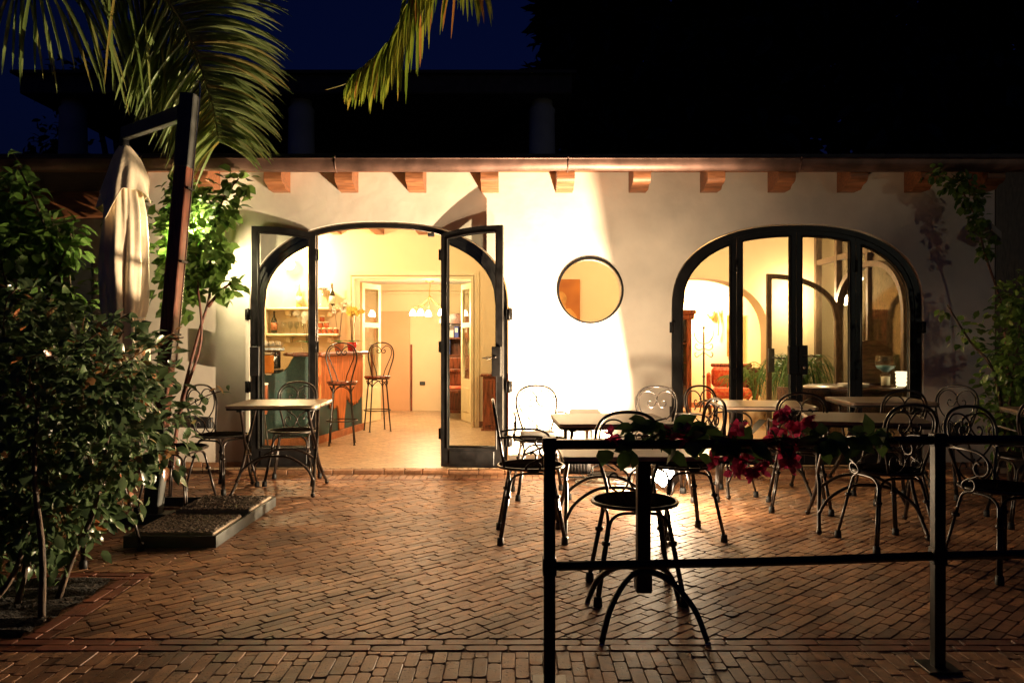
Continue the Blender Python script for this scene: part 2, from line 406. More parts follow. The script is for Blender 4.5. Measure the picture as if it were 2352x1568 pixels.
# ------------------------------------------------------------------ camera, world
cam = bpy.data.cameras.new('camera'); co = bpy.data.objects.new('camera', cam); COL.objects.link(co)
co.location = (0, 0, CAMZ); co.rotation_euler = (PI / 2, 0, 0)
cam.sensor_width = 36; cam.lens = F / 2352 * 36; cam.clip_end = 500; cam.clip_start = .05
sc.camera = co

w = bpy.data.worlds.new('World'); sc.world = w; w.use_nodes = True
nt = w.node_tree; nt.nodes.clear()
wo = nt.nodes.new('ShaderNodeOutputWorld'); bg = nt.nodes.new('ShaderNodeBackground')
sky = nt.nodes.new('ShaderNodeTexSky'); sky.sky_type = 'NISHITA'; sky.sun_disc = False
sky.sun_elevation = math.radians(-1.0); sky.sun_rotation = math.radians(200)
sky.air_density = 1.0; sky.ozone_density = 6.5; sky.dust_density = .3
mxw = nt.nodes.new('ShaderNodeMix'); mxw.data_type = 'RGBA'; mxw.blend_type = 'MULTIPLY'; mxw.inputs[0].default_value = 1
mxw.inputs[7].default_value = (.9, 1.0, 1.0, 1)
L(nt, sky.outputs[0], mxw.inputs[6]); L(nt, mxw.outputs[2], bg.inputs[0]); L(nt, bg.outputs[0], wo.inputs[0])
bg.inputs[1].default_value = .040

sc.view_settings.view_transform = 'Standard'; sc.view_settings.look = 'None'
sc.view_settings.exposure = .6; sc.view_settings.gamma = 1
sc.render.engine = 'CYCLES'
cy = sc.cycles
cy.use_denoising = True
try: cy.denoiser = 'OPENIMAGEDENOISE'
except Exception: pass
cy.max_bounces = 7; cy.diffuse_bounces = 4; cy.glossy_bounces = 3; cy.transparent_max_bounces = 14; cy.transmission_bounces = 4
cy.sample_clamp_indirect = 4.0
cy.caustics_reflective = False; cy.caustics_refractive = False
cy.use_adaptive_sampling = True; cy.adaptive_threshold = .02

def lamp(name, kind, loc, power, col, size=.05, direction=None, size_y=None, spread=None):
    l = bpy.data.lights.new(name, kind); l.energy = power; l.color = col
    if kind == 'AREA':
        l.shape = 'RECTANGLE'; l.size = size; l.size_y = size_y or size
        if spread: l.spread = spread
    else: l.shadow_soft_size = size
    o = bpy.data.objects.new(name, l); COL.objects.link(o); o.location = loc
    if direction is not None: o.rotation_euler = Vector(direction).to_track_quat('-Z', 'Y').to_euler()
    return o

WARM = (1.0, .66, .36); HAL = (1.0, .74, .46); FLOOD, ASSUMED_SPOT = 1250, 125

# ------------------------------------------------------------------ ground and paving
g = MB(); g.add([(-60, -12, -.0062), (60, -12, -.0062), (60, 90, -.0062), (-60, 90, -.0062)], [(0, 1, 2, 3)])
tag(g.build('ground', M['mortar']), kind='structure')

def clip_rect(poly, x0, x1, y0, y1):
    def cl(P, ins, inter):
        out = []
        for i in range(len(P)):
            a, b = P[i - 1], P[i]
            if ins(b):
                if not ins(a): out.append(inter(a, b))
                out.append(b)
            elif ins(a): out.append(inter(a, b))
        return out
    def ix(c): return lambda a, b: (c, a[1] + (b[1] - a[1]) * (c - a[0]) / (b[0] - a[0]))
    def iy(c): return lambda a, b: (a[0] + (b[0] - a[0]) * (c - a[1]) / (b[1] - a[1]), c)
    for ins, it in ((lambda p: p[0] >= x0, ix(x0)), (lambda p: p[0] <= x1, ix(x1)), (lambda p: p[1] >= y0, iy(y0)), (lambda p: p[1] <= y1, iy(y1))):
        if len(poly) < 3: return []
        poly = cl(poly, ins, it)
    return poly

def pave(mb, ang, rects, pitch, lmin, lmax, gap, rnd, zb=0.0):
    ca, sa = math.cos(ang), math.sin(ang)
    xs = [r[0] for r in rects] + [r[1] for r in rects]; ys = [r[2] for r in rects] + [r[3] for r in rects]
    crn = [(x, y) for x in (min(xs), max(xs)) for y in (min(ys), max(ys))]
    us = [x * ca + y * sa for x, y in crn]; vs_ = [-x * sa + y * ca for x, y in crn]
    v = min(vs_)
    while v < max(vs_):
        u = min(us) - rnd.random() * .2
        while u < max(us):
            ln = rnd.choice((lmin, lmax, (lmin + lmax) / 2, lmax * .85, lmax)) * rnd.uniform(.9, 1.08)
            c = rnd.uniform(.006, .016); a0, a1 = u + gap / 2, u + ln - gap / 2; b0, b1 = v + gap / 2 + rnd.uniform(-.001, .001), v + pitch - gap / 2
            q = [(a0, b0 + c), (a0 + c * .35, b0 + c * .3), (a0 + c, b0), (a1 - c, b0), (a1 - c * .35, b0 + c * .3), (a1, b0 + c), (a1, b1 - c), (a1 - c * .35, b1 - c * .3), (a1 - c, b1), (a0 + c, b1), (a0 + c * .35, b1 - c * .3), (a0, b1 - c)]
            q = [(x * ca - y * sa, x * sa + y * ca) for x, y in q]
            cx = sum(p[0] for p in q) / 12; cyy = sum(p[1] for p in q) / 12
            tnt = min(1, max(0, rnd.gauss(.56, .30))); dz = rnd.uniform(-.0022, .0012) + zb
            tx, ty = rnd.gauss(0, .006), rnd.gauss(0, .006)
            for rc in rects:
                if cx < rc[0] - .2 or cx > rc[1] + .2 or cyy < rc[2] - .2 or cyy > rc[3] + .2: continue
                p = clip_rect(q, *rc)
                if len(p) < 3: continue
                n = len(p); mx_ = sum(a[0] for a in p) / n; my_ = sum(a[1] for a in p) / n
                ar = abs(sum(p[i - 1][0] * p[i][1] - p[i][0] * p[i - 1][1] for i in range(n))) / 2
                if ar < .0004: continue
                def ring(ins, z):
                    o = []
                    for x, y in p:
                        dx, dy = x - mx_, y - my_; l = math.hypot(dx, dy) + 1e-6; k = max(.3, 1 - ins / l * (1.0 if l < .05 else 1.25))
                        o.append((mx_ + dx * k, my_ + dy * k, z + dz + tx * (x - mx_) + ty * (y - my_)))
                    return o
                V = ring(0, -.028) + ring(0, -.0045) + ring(.0010, -.0010) + ring(.0032, 0)
                fs = [tuple(range(3 * n, 4 * n))]
                for r_ in range(3):
                    for k in range(n):
                        fs.append((r_ * n + k, r_ * n + (k + 1) % n, r_ * n + n + (k + 1) % n, r_ * n + n + k))
                mb.add(V, fs, False, tnt)
            u += ln
        v += pitch
rp = random.Random(5)
pv = MB()
pave(pv, math.radians(44), [(-1.86, 5.2, 3.225, 6.90), (-5.0, -1.86, 4.15, 6.90)], .052, .072, .175, .0032, rp)
pave(pv, math.radians(90), [(-3.4, 3.6, 2.2, 3.085)], .052, .072, .175, .0032, rp)
tag(pv.build('patio_paving', M['stone']), kind='structure')
bd = MB()
pave(bd, 0, [(-5.0, 5.2, 3.097, 3.213)], .058, .16, .21, .006, rp)
pave(bd, 0, [(-5.0, -1.86, 4.025, 4.14)], .057, .16, .21, .006, rp)
pave(bd, PI / 2, [(-1.985, -1.87, 3.225, 4.02)], .057, .16, .21, .006, rp)
pave(bd, 0, [(-5.0, 5.2, 6.91, 6.965)], .055, .2, .3, .005, rp)
tag(bd.build('brick_border', M['brick']), kind='structure')
hd = MB()
pave(hd, PI / 2, [(-5.0, 5.2, 6.97, 7.20)], .062, .22, .24, .006, rp)
tag(hd.build('paving_header_course', M['stone']), kind='structure')
so = MB()
n = 24
vs = [(-5 + 3.01 * i / n, 3.225 + .79 * j / n, -.005 + .03 * R.random()) for j in range(n + 1) for i in range(n + 1)]
so.add(vs, [(j * (n + 1) + i, j * (n + 1) + i + 1, (j + 1) * (n + 1) + i + 1, (j + 1) * (n + 1) + i) for j in range(n) for i in range(n)], True)
tag(so.build('planting_bed', M['soil']), kind='structure')

# ------------------------------------------------------------------ the restaurant
WY, WB = 7.375, 7.60      # facade front and back
FL = .04                  # interior floor level
B = empty('restaurant_building', (0, 0, 0), 0, 'low cream restaurant building with two arched steel doorways, round window and wooden rafter ends', 'building')

def sarc(cx, a, s, t, x, n=2.4):
    q = min(1, abs(x - cx) / a)
    return s + (t - s) * (1 - q ** n) ** (1 / n)
def arch(cx, a, z0, s, t, N=44, n=2.4):
    pts = [(cx - a, z0)]
    for i in range(N + 1):
        th = PI * (1 - i / N); c, sn = math.cos(th), math.sin(th)
        pts.append((cx + a * math.copysign(abs(c) ** (2 / n), c), s + (t - s) * abs(sn) ** (2 / n)))
    pts.append((cx + a, z0))
    return pts
A1 = dict(cx=-1.234, a=1.19, s=1.50, t=2.30)
A2 = dict(cx=2.645, a=1.155, s=1.50, t=2.277)
RW = (.726, 1.672, .300)
circ = lambda cx, cz, r, N=48: [(cx + r * math.cos(2 * PI * i / N), cz + r * math.sin(2 * PI * i / N)) for i in range(N)]
def hole(A, e): return arch(A['cx'], A['a'] + e, -.05, A['s'], A['t'] + e)
# facade: outline with the door arches as notches and the round window as a hole
out = [(-3.45, -.05)] + hole(A1, .012) + hole(A2, .012) + [(4.47, -.05), (4.47, 2.79), (-3.45, 2.79)]
shape('facade_wall', out, [circ(*RW)], WY, WB, M['plaster'], B)
for x0, x1 in ((-3.45, -2.44), (-.03, 1.47), (3.82, 4.47)):
    x = x0; sk = MB()
    while x < x1 - .03:
        l = min(R.uniform(.16, .24), x1 - x); sk.box(x + .003, x + l - .003, WY - .016, WY - .002, 0, .085 + R.uniform(-.004, .004), .004, tint=R.random()); x += l
    sk.build('skirting', M['stone'], B)
st = MB()
x = -2.6
while x < 4.2:
    l = R.uniform(.16, .30); st.box(x + .003, x + l - .003, 7.215, 7.36, -.02, .034 + R.uniform(-.003, .003), .006, tint=R.gauss(.55, .2)); x += l
st.build('door_step', M['stone'], B)
fl = MB(); fl.box(-3.4, 4.6, 7.30, 14.0, -.02, FL); fl.build('interior_floor', M['floor'], B)

def ring_frame(name, A, w_, y0, y1, parent):
    o = arch(A['cx'], A['a'], FL + .002, A['s'], A['t'])
    i = arch(A['cx'], A['a'] - w_, FL + .004, A['s'], A['t'] - w_ * .85)
    return shape(name, o + i[::-1], [], y0, y1, M['steel'], parent)

def leaf_panel(name, A, xa, xb, parent, w_=.055, hinge=None, th=.045, rot=0, inset=.045, z0=FL + .012, kick=.17, yoff=0.0, arch_edge=True, loc=None):
    """steel framed glass leaf between xa and xb, its top following the arch; returned with its pane, kick plate"""
    e = A['a'] - inset
    top = lambda x: sarc(A['cx'], e, A['s'], A['t'] - inset, x)
    N = 24
    xs = [xa + (xb - xa) * i / N for i in range(N + 1)]
    O = [(xa, z0)] + [(x, top(x)) for x in xs] + [(xb, z0)]
    ia, ib = xa + w_, xb - w_
    e2 = e - w_; top2 = lambda x: sarc(A['cx'], e2, A['s'], A['t'] - inset - w_, x) if abs(x - A['cx']) <= e2 else A['s']
    if abs(xa - A['cx']) > e - .01: ia = A['cx'] - e2
    if abs(xb - A['cx']) > e - .01: ib = A['cx'] + e2
    xi = [ia + (ib - ia) * i / N for i in range(N + 1)]
    I = [(ia, z0 + kick)] + [(x, top2(x)) for x in xi] + [(ib, z0 + kick)]
    hx = hinge if hinge is not None else 0.0
    sh = lambda P: [(x - hx, z) for x, z in P]
    f = shape(name, sh(O), [sh(I)], -th / 2, th / 2, M['steel'], parent)
    J = [(ia - .012, z0 + kick - .012)] + [(x, top2(x) + .01) for x in xi] + [(ib + .012, z0 + kick - .012)]
    p = shape('pane', sh(J), [], -.004, .004, M['glass'], f)
    b = MB()   # glazing bead round the pane, outside
    for s_ in (-1, 1):
        P = [Vector((x - hx, s_ * th / 2, z)) for x, z in I]
        b.tube(P + [P[0]], .008, 4, cap=False)
    b.build('glazing_bead', M['steel'], f)
    k = MB(); k.box(min(ia, ib) - hx + .02, max(ia, ib) - hx - .02, -th / 2 - .006, th / 2 + .006, z0 + .02, z0 + kick - .02, .004); k.build('kick_plate', M['steel'], f)
    f.location = loc or (hx, yoff, 0)
    f.rotation_euler = (0, 0, rot)
    return f

def lockset(f, x, z, side, facing=-1, handle=True):
    """lock box on the stile with a twisted basket lever and a key escutcheon"""
    m = MB(); m.box(x - .042, x + .042, facing * .056 - .028, facing * .056 + .028, z - .135, z + .135, .006); lb = m.build('lock_box', M['steel'], f)
    if handle:
        h = MB(); y = facing * .105
        h.tube([(x, facing * .08, z + .04), (x, y, z + .04), (x + side * .03, y - .004, z + .035)], .008, 8, n=3)
        for k in range(4):
            h.tube([(x + side * (.03 + .075 * t), y + math.cos(k * PI / 2 + t * 5) * .014 * math.sin(PI * t), z + .035 - .004 * t + math.sin(k * PI / 2 + t * 5) * .014 * math.sin(PI * t)) for t in [i / 10 for i in range(11)]], .0028, 5)
        h.tube([(x + side * .105, y, z + .031), (x + side * .125, y, z + .029)], lambda t: .006 * (1 - t) + .002, 6)
        h.build('door_handle', M['iron'], f)
        c = MB(); c.lathe([(.001, 0), (.016, .002), (.016, .018), (.009, .026), (.001, .027)], 0, 0, 0, 12, M=Matrix.Rotation(facing * PI / 2, 4, 'X') if facing > 0 else Matrix.Rotation(PI / 2, 4, 'X'))
        kk = c.build('key_cylinder', M['chrome'], f); kk.location = (x, facing * .084, z - .07)

# left doorway: ring frame, two fixed side lights, two opened leaves
D1 = empty('arched_doorway', (0, 0, 0)); D1.parent = B
ring_frame('door_frame', A1, .050, WY + .03, WY + .10, D1)
HL, HR = -1.812, -.650
for xa, xb in ((A1['cx'] - A1['a'] + .045, HL - .002), (HR + .002, A1['cx'] + A1['a'] - .045)):
    leaf_panel('side_light', A1, xa, xb, D1, yoff=WY + .062)
yh = WY - .02
lf = leaf_panel('door_leaf', A1, HL, A1['cx'] - .003, B, hinge=HL, rot=math.radians(-174.5), loc=(HL, yh, 0), w_=.058)
lockset(lf, .535, 1.02, -1, 1, False)
rf_ = leaf_panel('door_leaf', A1, A1['cx'] + .003, HR, B, hinge=HR, rot=math.radians(168), loc=(HR, yh, 0), w_=.058)
lockset(rf_, -.535, 1.02, 1, 1, True)
def hinges(parent, xs, y, zs):
    for x in xs:
        for z in zs:
            m = MB(); m.tube([(x, y, z - .055), (x, y, z + .055)], .011, 8); m.box(x - .028, x + .028, y + .004, y + .012, z - .05, z + .05); m.build('hinge', M['steel'], parent)
hinges(D1, (HL, HR), WY - .03, (.35, 1.15, 2.0))
hinges(D1, (-2.442,), WY - .014, (.28, .78, 1.45)); hinges(D1, (-.026,), WY - .014, (.28, .78, 1.45))
# bead holder at the head of the doorway
m = MB(); m.box(-.78, -.72, WY - .02, WY + .03, 2.17, 2.205, .006); m.build('door_stop', M['rubber'], D1)

# right doorway: four closed leaves
D2 = empty('arched_doorway', (0, 0, 0)); D2.parent = B
ring_frame('door_frame', A2, .055, WY + .02, WY + .10, D2)
c2 = A2['cx']; e2_ = A2['a'] - .045
cuts = [c2 - e2_, c2 - .555, c2, c2 + .555, c2 + e2_]
for i in range(4):
    o = leaf_panel('door_leaf', A2, cuts[i] + .002, cuts[i + 1] - .002, D2, yoff=WY + .055, w_=.050)
    if i == 1: lockset(o, cuts[2] - .045, 1.03, -1, -1, False)
    if i == 2: lockset(o, cuts[2] + .045, 1.03, 1, -1, True)
hinges(D2, (1.487, 3.803), WY - .012, (.55, 1.33)); hinges(D2, (c2 - .555, c2 + .555), WY + .02, (.9, 1.9))

# round window
RWo = empty('round_window', (0, 0, 0)); RWo.parent = B
fr = shape('window_frame', circ(RW[0], RW[1], RW[2] + .008), [circ(RW[0], RW[1], RW[2] - .010)], WY - .012, WY + .05, M['steel'], RWo)
shape('pane', circ(RW[0], RW[1], RW[2] - .015), [], WY + .015, WY + .02, M['glass'], RWo)

# eaves
for i, px in enumerate((300, 470, 635, 795, 955, 1125, 1298, 1470, 1638, 1797, 1960, 2118, 2270)):
    x = (px - 1176) / (F / 7.2)
    pr = [(-.30, 2.70), (-.30, 2.655), (-.285, 2.63), (-.25, 2.615), (-.21, 2.61), (-.18, 2.595), (-.16, 2.575), (.10, 2.575), (.10, 2.764), (-.30, 2.764)]
    shape('rafter_tail', [(a, b_) for a, b_ in pr], [], -.078, .078, M['wood'], B, M=Matrix.Translation((x, WY, 0)) @ Matrix.Rotation(PI / 2, 4, 'Z'))
so_ = MB(); so_.box(-6.2, 4.55, 7.12, 7.374, 2.765, 2.785); so_.build('soffit_board', M['wood'], B)
gu = MB()
N = 10
vs = []; x0, x1 = -6.1, 4.5; ns = 60
for i in range(ns + 1):
    x = x0 + (x1 - x0) * i / ns; sag = .006 * math.sin(x * 1.3) + .003 * math.sin(x * 4)
    for k in range(N + 1):
        a = PI + PI * k / N
        vs.append((x, 7.02 + .075 * math.cos(a), 2.795 + sag + .098 * math.sin(a)))
gu.add(vs, [(i * (N + 1) + k, i * (N + 1) + k + 1, (i + 1) * (N + 1) + k + 1, (i + 1) * (N + 1) + k) for i in range(ns) for k in range(N)], True)
gu.tube([(x0, 6.945, 2.798), (x1, 6.945, 2.798)], .009, 8)
gutter = gu.build('gutter', M['copper'], B)
for px in (772, 1304, 1836, 330):
    x = (px - 1176) / (F / 7.0); m = MB()
    m.tube([(x, 7.02 + .080 * math.cos(PI + PI * k / 10), 2.795 + .104 * math.sin(PI + PI * k / 10)) for k in range(11)], .006, 6)
    m.tube([(x, 6.938, 2.795), (x, 6.94, 2.815), (x, 6.96, 2.81)], .007, 6); m.build('gutter_bracket', M['copper'], gutter)
rfm = MB()
rfm.add([(-6.2, 7.05, 2.80), (4.6, 7.05, 2.80), (4.6, 14.3, 3.2), (-6.2, 14.3, 3.2), (-6.2, 7.05, 2.86), (4.6, 7.05, 2.86), (4.6, 14.3, 3.3), (-6.2, 14.3, 3.3)],
        [(0, 3, 2, 1), (4, 5, 6, 7), (0, 1, 5, 4), (1, 2, 6, 5), (2, 3, 7, 6), (3, 0, 4, 7)])
rfm.build('roof', M['slate'], B)

# left porch of the same building
m = MB(); m.box(-6.2, -3.46, 7.42, 7.56, 2.36, 2.60, .01); m.build('porch_beam', M['wood'], B)
m = MB(); m.box(-6.2, -3.46, 9.4, 9.5, 0, 2.78); pw = m.build('porch_wall', M['plaster'], B)
m = MB(); m.box(-5.55, -4.95, 9.37, 9.399, 1.2, 2.15); wf = m.build('porch_window', M['bluewin'], B)
m = MB(); m.box(-5.27, -5.22, 9.355, 9.369, 1.2, 2.15); m.box(-5.55, -4.95, 9.355, 9.369, 1.64, 1.68); m.build('window_bar', M['timber'], wf)
m = MB(); m.box(-6.2, -6.05, 7.40, 9.39, 0, 2.78); m.box(-3.45, -3.401, 7.62, 9.39, 0, 2.78); m.build('porch_side_wall', M['plaster'], B)

# interior shell
BY = 10.8
DW = (-2.136, -.55, 2.05); AR = dict(cx=2.50, a=.99, s=1.25, t=2.06)
bo = [(-3.4, FL - .02), (DW[0], FL - .02), (DW[0], DW[2]), (DW[1], DW[2]), (DW[1], FL - .02)] + arch(AR['cx'], AR['a'], FL - .02, AR['s'], AR['t'], n=2.3) + [(4.45, FL - .02), (4.45, 2.80), (-3.4, 2.80)]
shape('interior_back_wall', bo, [], BY, BY + .38, M['plaster_in'], B)
m = MB(); m.box(-3.40, -3.28, WB + .001, BY - .001, FL, 2.79); m.build('interior_side_wall', M['plaster_in'], B)
m = MB(); m.box(-3.4, 6.0, WB + .001, 14.2, 2.80, 2.84); m.build('ceiling', M['plaster_in'], B)
for x in (-2.95, -2.37, -1.79, -1.21, -.63, -.05, .53, 1.11, 1.69, 2.27, 2.85, 3.43):
    m = MB(); m.box(x - .06, x + .06, WB + .001, BY - .001, 2.645, 2.798, .006); m.build('ceiling_beam', M['wood'], B)
# skirting tiles inside
m = MB()
for a, b_ in ((-.54, 1.50), (3.50, 4.05)):
    x = a
    while x < b_ - .02:
        l = min(.2, b_ - x); m.box(x + .002, x + l - .002, BY - .014, BY - .002, FL, FL + .08, .003, tint=R.random()); x += l
m.build('interior_skirting', M['stone'], B)
# doorway casing and glazed cream leaves
m = MB()
for k, (e, d) in enumerate(((.105, .030), (.075, .042), (.03, .05))):
    m.box(DW[0] - e, DW[0] - e + .032, BY - d, BY - .001, FL, DW[2] + e); m.box(DW[1] + e - .032, DW[1] + e, BY - d, BY - .001, FL, DW[2] + e)
    m.box(DW[0] - e + .033, DW[1] + e - .033, BY - d, BY - .001, DW[2] + e - .032, DW[2] + e)
m.build('doorway_casing', M['cream'], B)
def cream_leaf(hx, hy, w_, rot, sgn):
    H = 1.99; s = .075
    o = shape('inner_door', [(0, .01), (sgn * w_, .01), (sgn * w_, H), (0, H)], [[(sgn * s, .62), (sgn * (w_ - s), .62), (sgn * (w_ - s), 1.36), (sgn * s, 1.36)], [(sgn * s, 1.43), (sgn * (w_ - s), 1.43), (sgn * (w_ - s), H - s), (sgn * s, H - s)]], -.02, .02, M['cream'], B)
    a, b_ = sorted((sgn * s, sgn * (w_ - s)))
    m = MB(); m.box(a - .005, b_ + .005, -.003, .003, .61, 1.37); m.box(a - .005, b_ + .005, -.003, .003, 1.42, H - s + .01); m.build('pane', M['glass'], o)
    m = MB(); m.box(a + .03, b_ - .03, -.027, .027, .14, .50, .008); m.build('panel_moulding', M['cream'], o)
    o.location = (hx, hy, FL); o.rotation_euler = (0, 0, rot)
cream_leaf(DW[1] - .01, BY + .42, .56, math.radians(-72), -1)
cream_leaf(DW[0] + .01, BY + .42, .56, math.radians(72), 1)
# room behind the doorway
m = MB(); m.box(-3.4, 1.10, 13.35, 13.45, FL, 2.79); r2 = m.build('hall_wall', M['plaster_in'], B)
m = MB(); m.box(-3.4, 1.0, 13.29, 13.349, 2.0, 2.035, .008); m.build('cornice', M['plaster_in'], r2)
m = MB(); m.box(-3.4, 1.0, BY + .39, 13.349, 2.16, 2.2); m.build('hall_ceiling', M['white'], B)
m = MB(); m.box(-2.30, -1.71, 13.315, 13.349, FL, 1.705); nd = m.build('hall_door', M['plaster_or'], B)
m = MB()
for x in (-2.36, -1.70): m.box(x, x + .03, 13.325, 13.349, FL, 1.15)
m.box(-1.10, -1.07, 13.325, 13.349, FL, 1.1); m.build('timber_trim', M['mahog'], nd)
m = MB(); m.box(-3.4, -3.3, BY + .39, 13.349, FL, 2.15); m.box(1.0, 1.1, BY + .39, 13.349, FL, 2.79); m.build('hall_side_wall', M['plaster_in'], B)
# alcove beyond the arch
m = MB(); m.box(1.2, 4.5, 14.0, 14.1, FL, 2.79); m.box(1.101, 1.2, BY + .39, 14.1, FL, 2.79); m.box(4.40, 4.50, BY + .39, 13.99, FL, 2.79); al = m.build('alcove_wall', M['plaster_in'], B)
m = MB(); m.box(1.21, 4.39, 13.985, 13.999, FL, FL + .09); m.build('alcove_skirting', M['terrac'], al)
m = MB(); m.box(4.34, 4.399, 12.3, 13.0, .95, 1.95); m.box(4.30, 4.399, 12.28, 13.02, .92, .945); m.build('niche', M['plaster_or'], al)
# glazed timber partition on the right
GX = 4.12
P = empty('glazed_partition', (0, 0, 0)); P.parent = B
RT = Matrix.Translation((GX, 0, 0)) @ Matrix.Rotation(PI / 2, 4, 'Z')   # shape x -> world y
ga = arch(9.18, .90, FL + .01, 1.45, 2.12, n=2.3); gi = arch(9.18, .84, FL + .02, 1.45, 2.06, n=2.3)
shape('partition_arch', ga + gi[::-1], [], -.05, .05, M['timber'], P, M=RT)
m = MB()
for y in (7.66, 10.05, 10.72): m.box(GX - .04, GX + .04, y - .035, y + .035, FL, 2.79)
m.box(GX - .04, GX + .04, 9.15, 9.21, 2.125, 2.79); m.box(GX - .036, GX + .036, 7.70, 10.68, 2.22, 2.285)
m.box(GX - .03, GX + .03, 9.155, 9.205, FL, 2.055)
m.build('partition_mullion', M['timber'], P)
m = MB(); m.box(GX - .004, GX + .004, 7.62, 10.78, FL, 2.79); m.build('pane', M['glass'], P)
m = MB(); m.box(5.9, 6.0, 7.62, 14.0, 0, 2.79); m.box(4.48, 5.89, 7.375, 7.6, 0, 2.79); m.box(4.51, 5.89, 10.8, 10.9, 0, 2.79); m.build('side_room_wall', M['timber'], B)
# open arched inner leaf standing in the room
Af = dict(cx=2.98, a=.86, s=1.44, t=1.99)
oo = [(2.98, FL + .01)] + [(2.98 + .86 * i / 20, sarc(2.98, .86, 1.44, 1.99, 2.98 + .86 * i / 20, 2.2)) for i in range(21)] + [(3.84, FL + .01)]
ii = [(3.035, .30)] + [(3.035 + .75 * i / 20, sarc(2.98, .805, 1.44, 1.935, 3.035 + .75 * i / 20, 2.2)) for i in range(21)] + [(3.785, .30)]
il = shape('arched_inner_door', oo, [ii], 9.30, 9.345, M['timber'], B)
shape('pane', ii, [], 9.318, 9.326, M['glass'], il)
m = MB(); m.box(2.985, 3.06, 9.275, 9.299, .84, 1.12, .006); m.tube([(3.03, 9.26, 1.01), (3.05, 9.24, 1.01), (3.17, 9.24, 1.005)], .009, 8, n=3); m.build('door_handle', M['galv'], il)

# terrace house behind and above
T = empty('terrace_building', (0, 13, 0), 0, 'dark upper terrace building behind the eaves with round columns under a flat roof', 'building')
m = MB(); m.box(-7.8, .95, -.4, 5, 5.12, 5.42, .02); m.box(-7.9, 1.02, -.48, 5.1, 5.421, 5.47); m.build('roof', M['slate'], T)
for px in (168, 692, 1245):
    x = (px - 1176) / (F / 13); m = MB(); m.lathe([(.235, 3.0), (.215, 4.3), (.205, 4.9), (.215, 4.97), (.17, 5.04), (.17, 5.118)], x, 0, 0, 24); m.build('column', M['column'], T)
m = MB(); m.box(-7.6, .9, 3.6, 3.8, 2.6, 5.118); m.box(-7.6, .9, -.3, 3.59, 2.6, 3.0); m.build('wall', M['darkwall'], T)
m = MB(); m.box(.38, .60, .1, .35, 5.471, 5.66); m.build('chimney', M['slate'], T)

# ------------------------------------------------------------------ lights (lamps of the place, assumed unseen lamps and an added floor fill)
# work floodlight standing on the paving, facing left along the front
FLX, FLY, FLZ = 1.19, 6.34, .150
fd = Vector((-.62, -.62, .46)).normalized()
ft = empty('floodlight', (FLX, FLY, 0), 0, 'lit floodlight glowing on the paving beneath the chairs', 'floodlight')
fy = Vector((0, 1, 0)); fy = (fy - fd * fy.dot(fd)).normalized(); fz = fd.cross(fy)
Mf = Matrix(((fd.x, fy.x, fz.x, 0), (fd.y, fy.y, fz.y, 0), (fd.z, fy.z, fz.z, FLZ), (0, 0, 0, 1)))
m = MB(); m.box(-.085, -.002, -.105, .105, -.078, .078, .014, M=Mf)
for k in range(6): m.box(-.11, -.0855, -.095 + k * .035, -.085 + k * .035, -.06, .06, M=Mf)
m.build('housing', M['ironB'], ft)
m = MB(); m.box(-.0015, .045, -.103, .103, -.076, .076, .012, M=Mf); m.build('lens', M['flood_lens'], ft)
m = MB(); m.tube([Mf @ Vector((-.04, -.118, 0)), (.06, -.118, .010), (.06, .118, .010), Mf @ Vector((-.04, .118, 0))], .008, 6, n=3); m.build('stand', M['ironB'], ft)
# plate added on the wall side to cut the beam's straight edge on the wall
Bp = Vector((-.055, -.005, FLZ + .045))
Mb = Matrix(((.988, 0, -.158, Bp.x), (0, 1, 0, Bp.y), (.158, 0, .988, Bp.z), (0, 0, 0, 1)))
m = MB(); m.box(.0, .20, .112, .116, -.13, .34, M=Mb); m.build('beam_blocker', M['ironB'], ft)
m = MB(); m.box(Bp.x - .24, Bp.x - .015, -.16, .10, Bp.z - .018, Bp.z - .014); m.build('beam_blocker', M['ironB'], ft)  # second added plate, keeps the beam off the paving
lw = lamp('floodlight_lamp', 'SPOT', Bp + Vector((FLX, FLY, 0)), FLOOD, HAL, .012, (-.90, .14, .42)); lw.data.spot_size = PI; lw.data.spot_blend = .45
ls = lamp('assumed_terrace_spot', 'SPOT', (1.07, 5.66, .72), ASSUMED_SPOT, HAL, .045, (-.35, .80, .45)); ls.data.spot_size = math.radians(120); ls.data.spot_blend = 1  # assumed spot without a fixture, lights the wall behind the chairs
lamp('terrace_fill', 'POINT', (1.10, 5.75, .26), 46, HAL, .08)  # added fill to brighten the paving, no fitting stands here
lamp('floodlight_glow', 'POINT', Mf @ Vector((.075, -.05, .0)) + Vector((FLX, FLY, 0)), 9, HAL, .06)

# wall floodlight in the vine, lit
wl = empty('wall_floodlight', (-2.80, 7.05, 2.14), 0, 'lit wall floodlight dazzling through vine leaves at the left corner', 'wall lamp')
m = MB(); m.box(-.09, .09, -.02, .07, -.06, .06, .012); m.tube([(0, .06, 0), (0, .325, .03)], .015, 8); m.build('housing', M['galv'], wl)
m = MB(); m.box(-.078, .078, -.027, -.021, -.05, .05); m.build('lens', emit('wall_lens', (1, .85, .55), 60), wl)
lamp('wall_floodlight_lamp', 'POINT', (-2.80, 6.93, 2.12), 280, (1, .82, .46), .06)
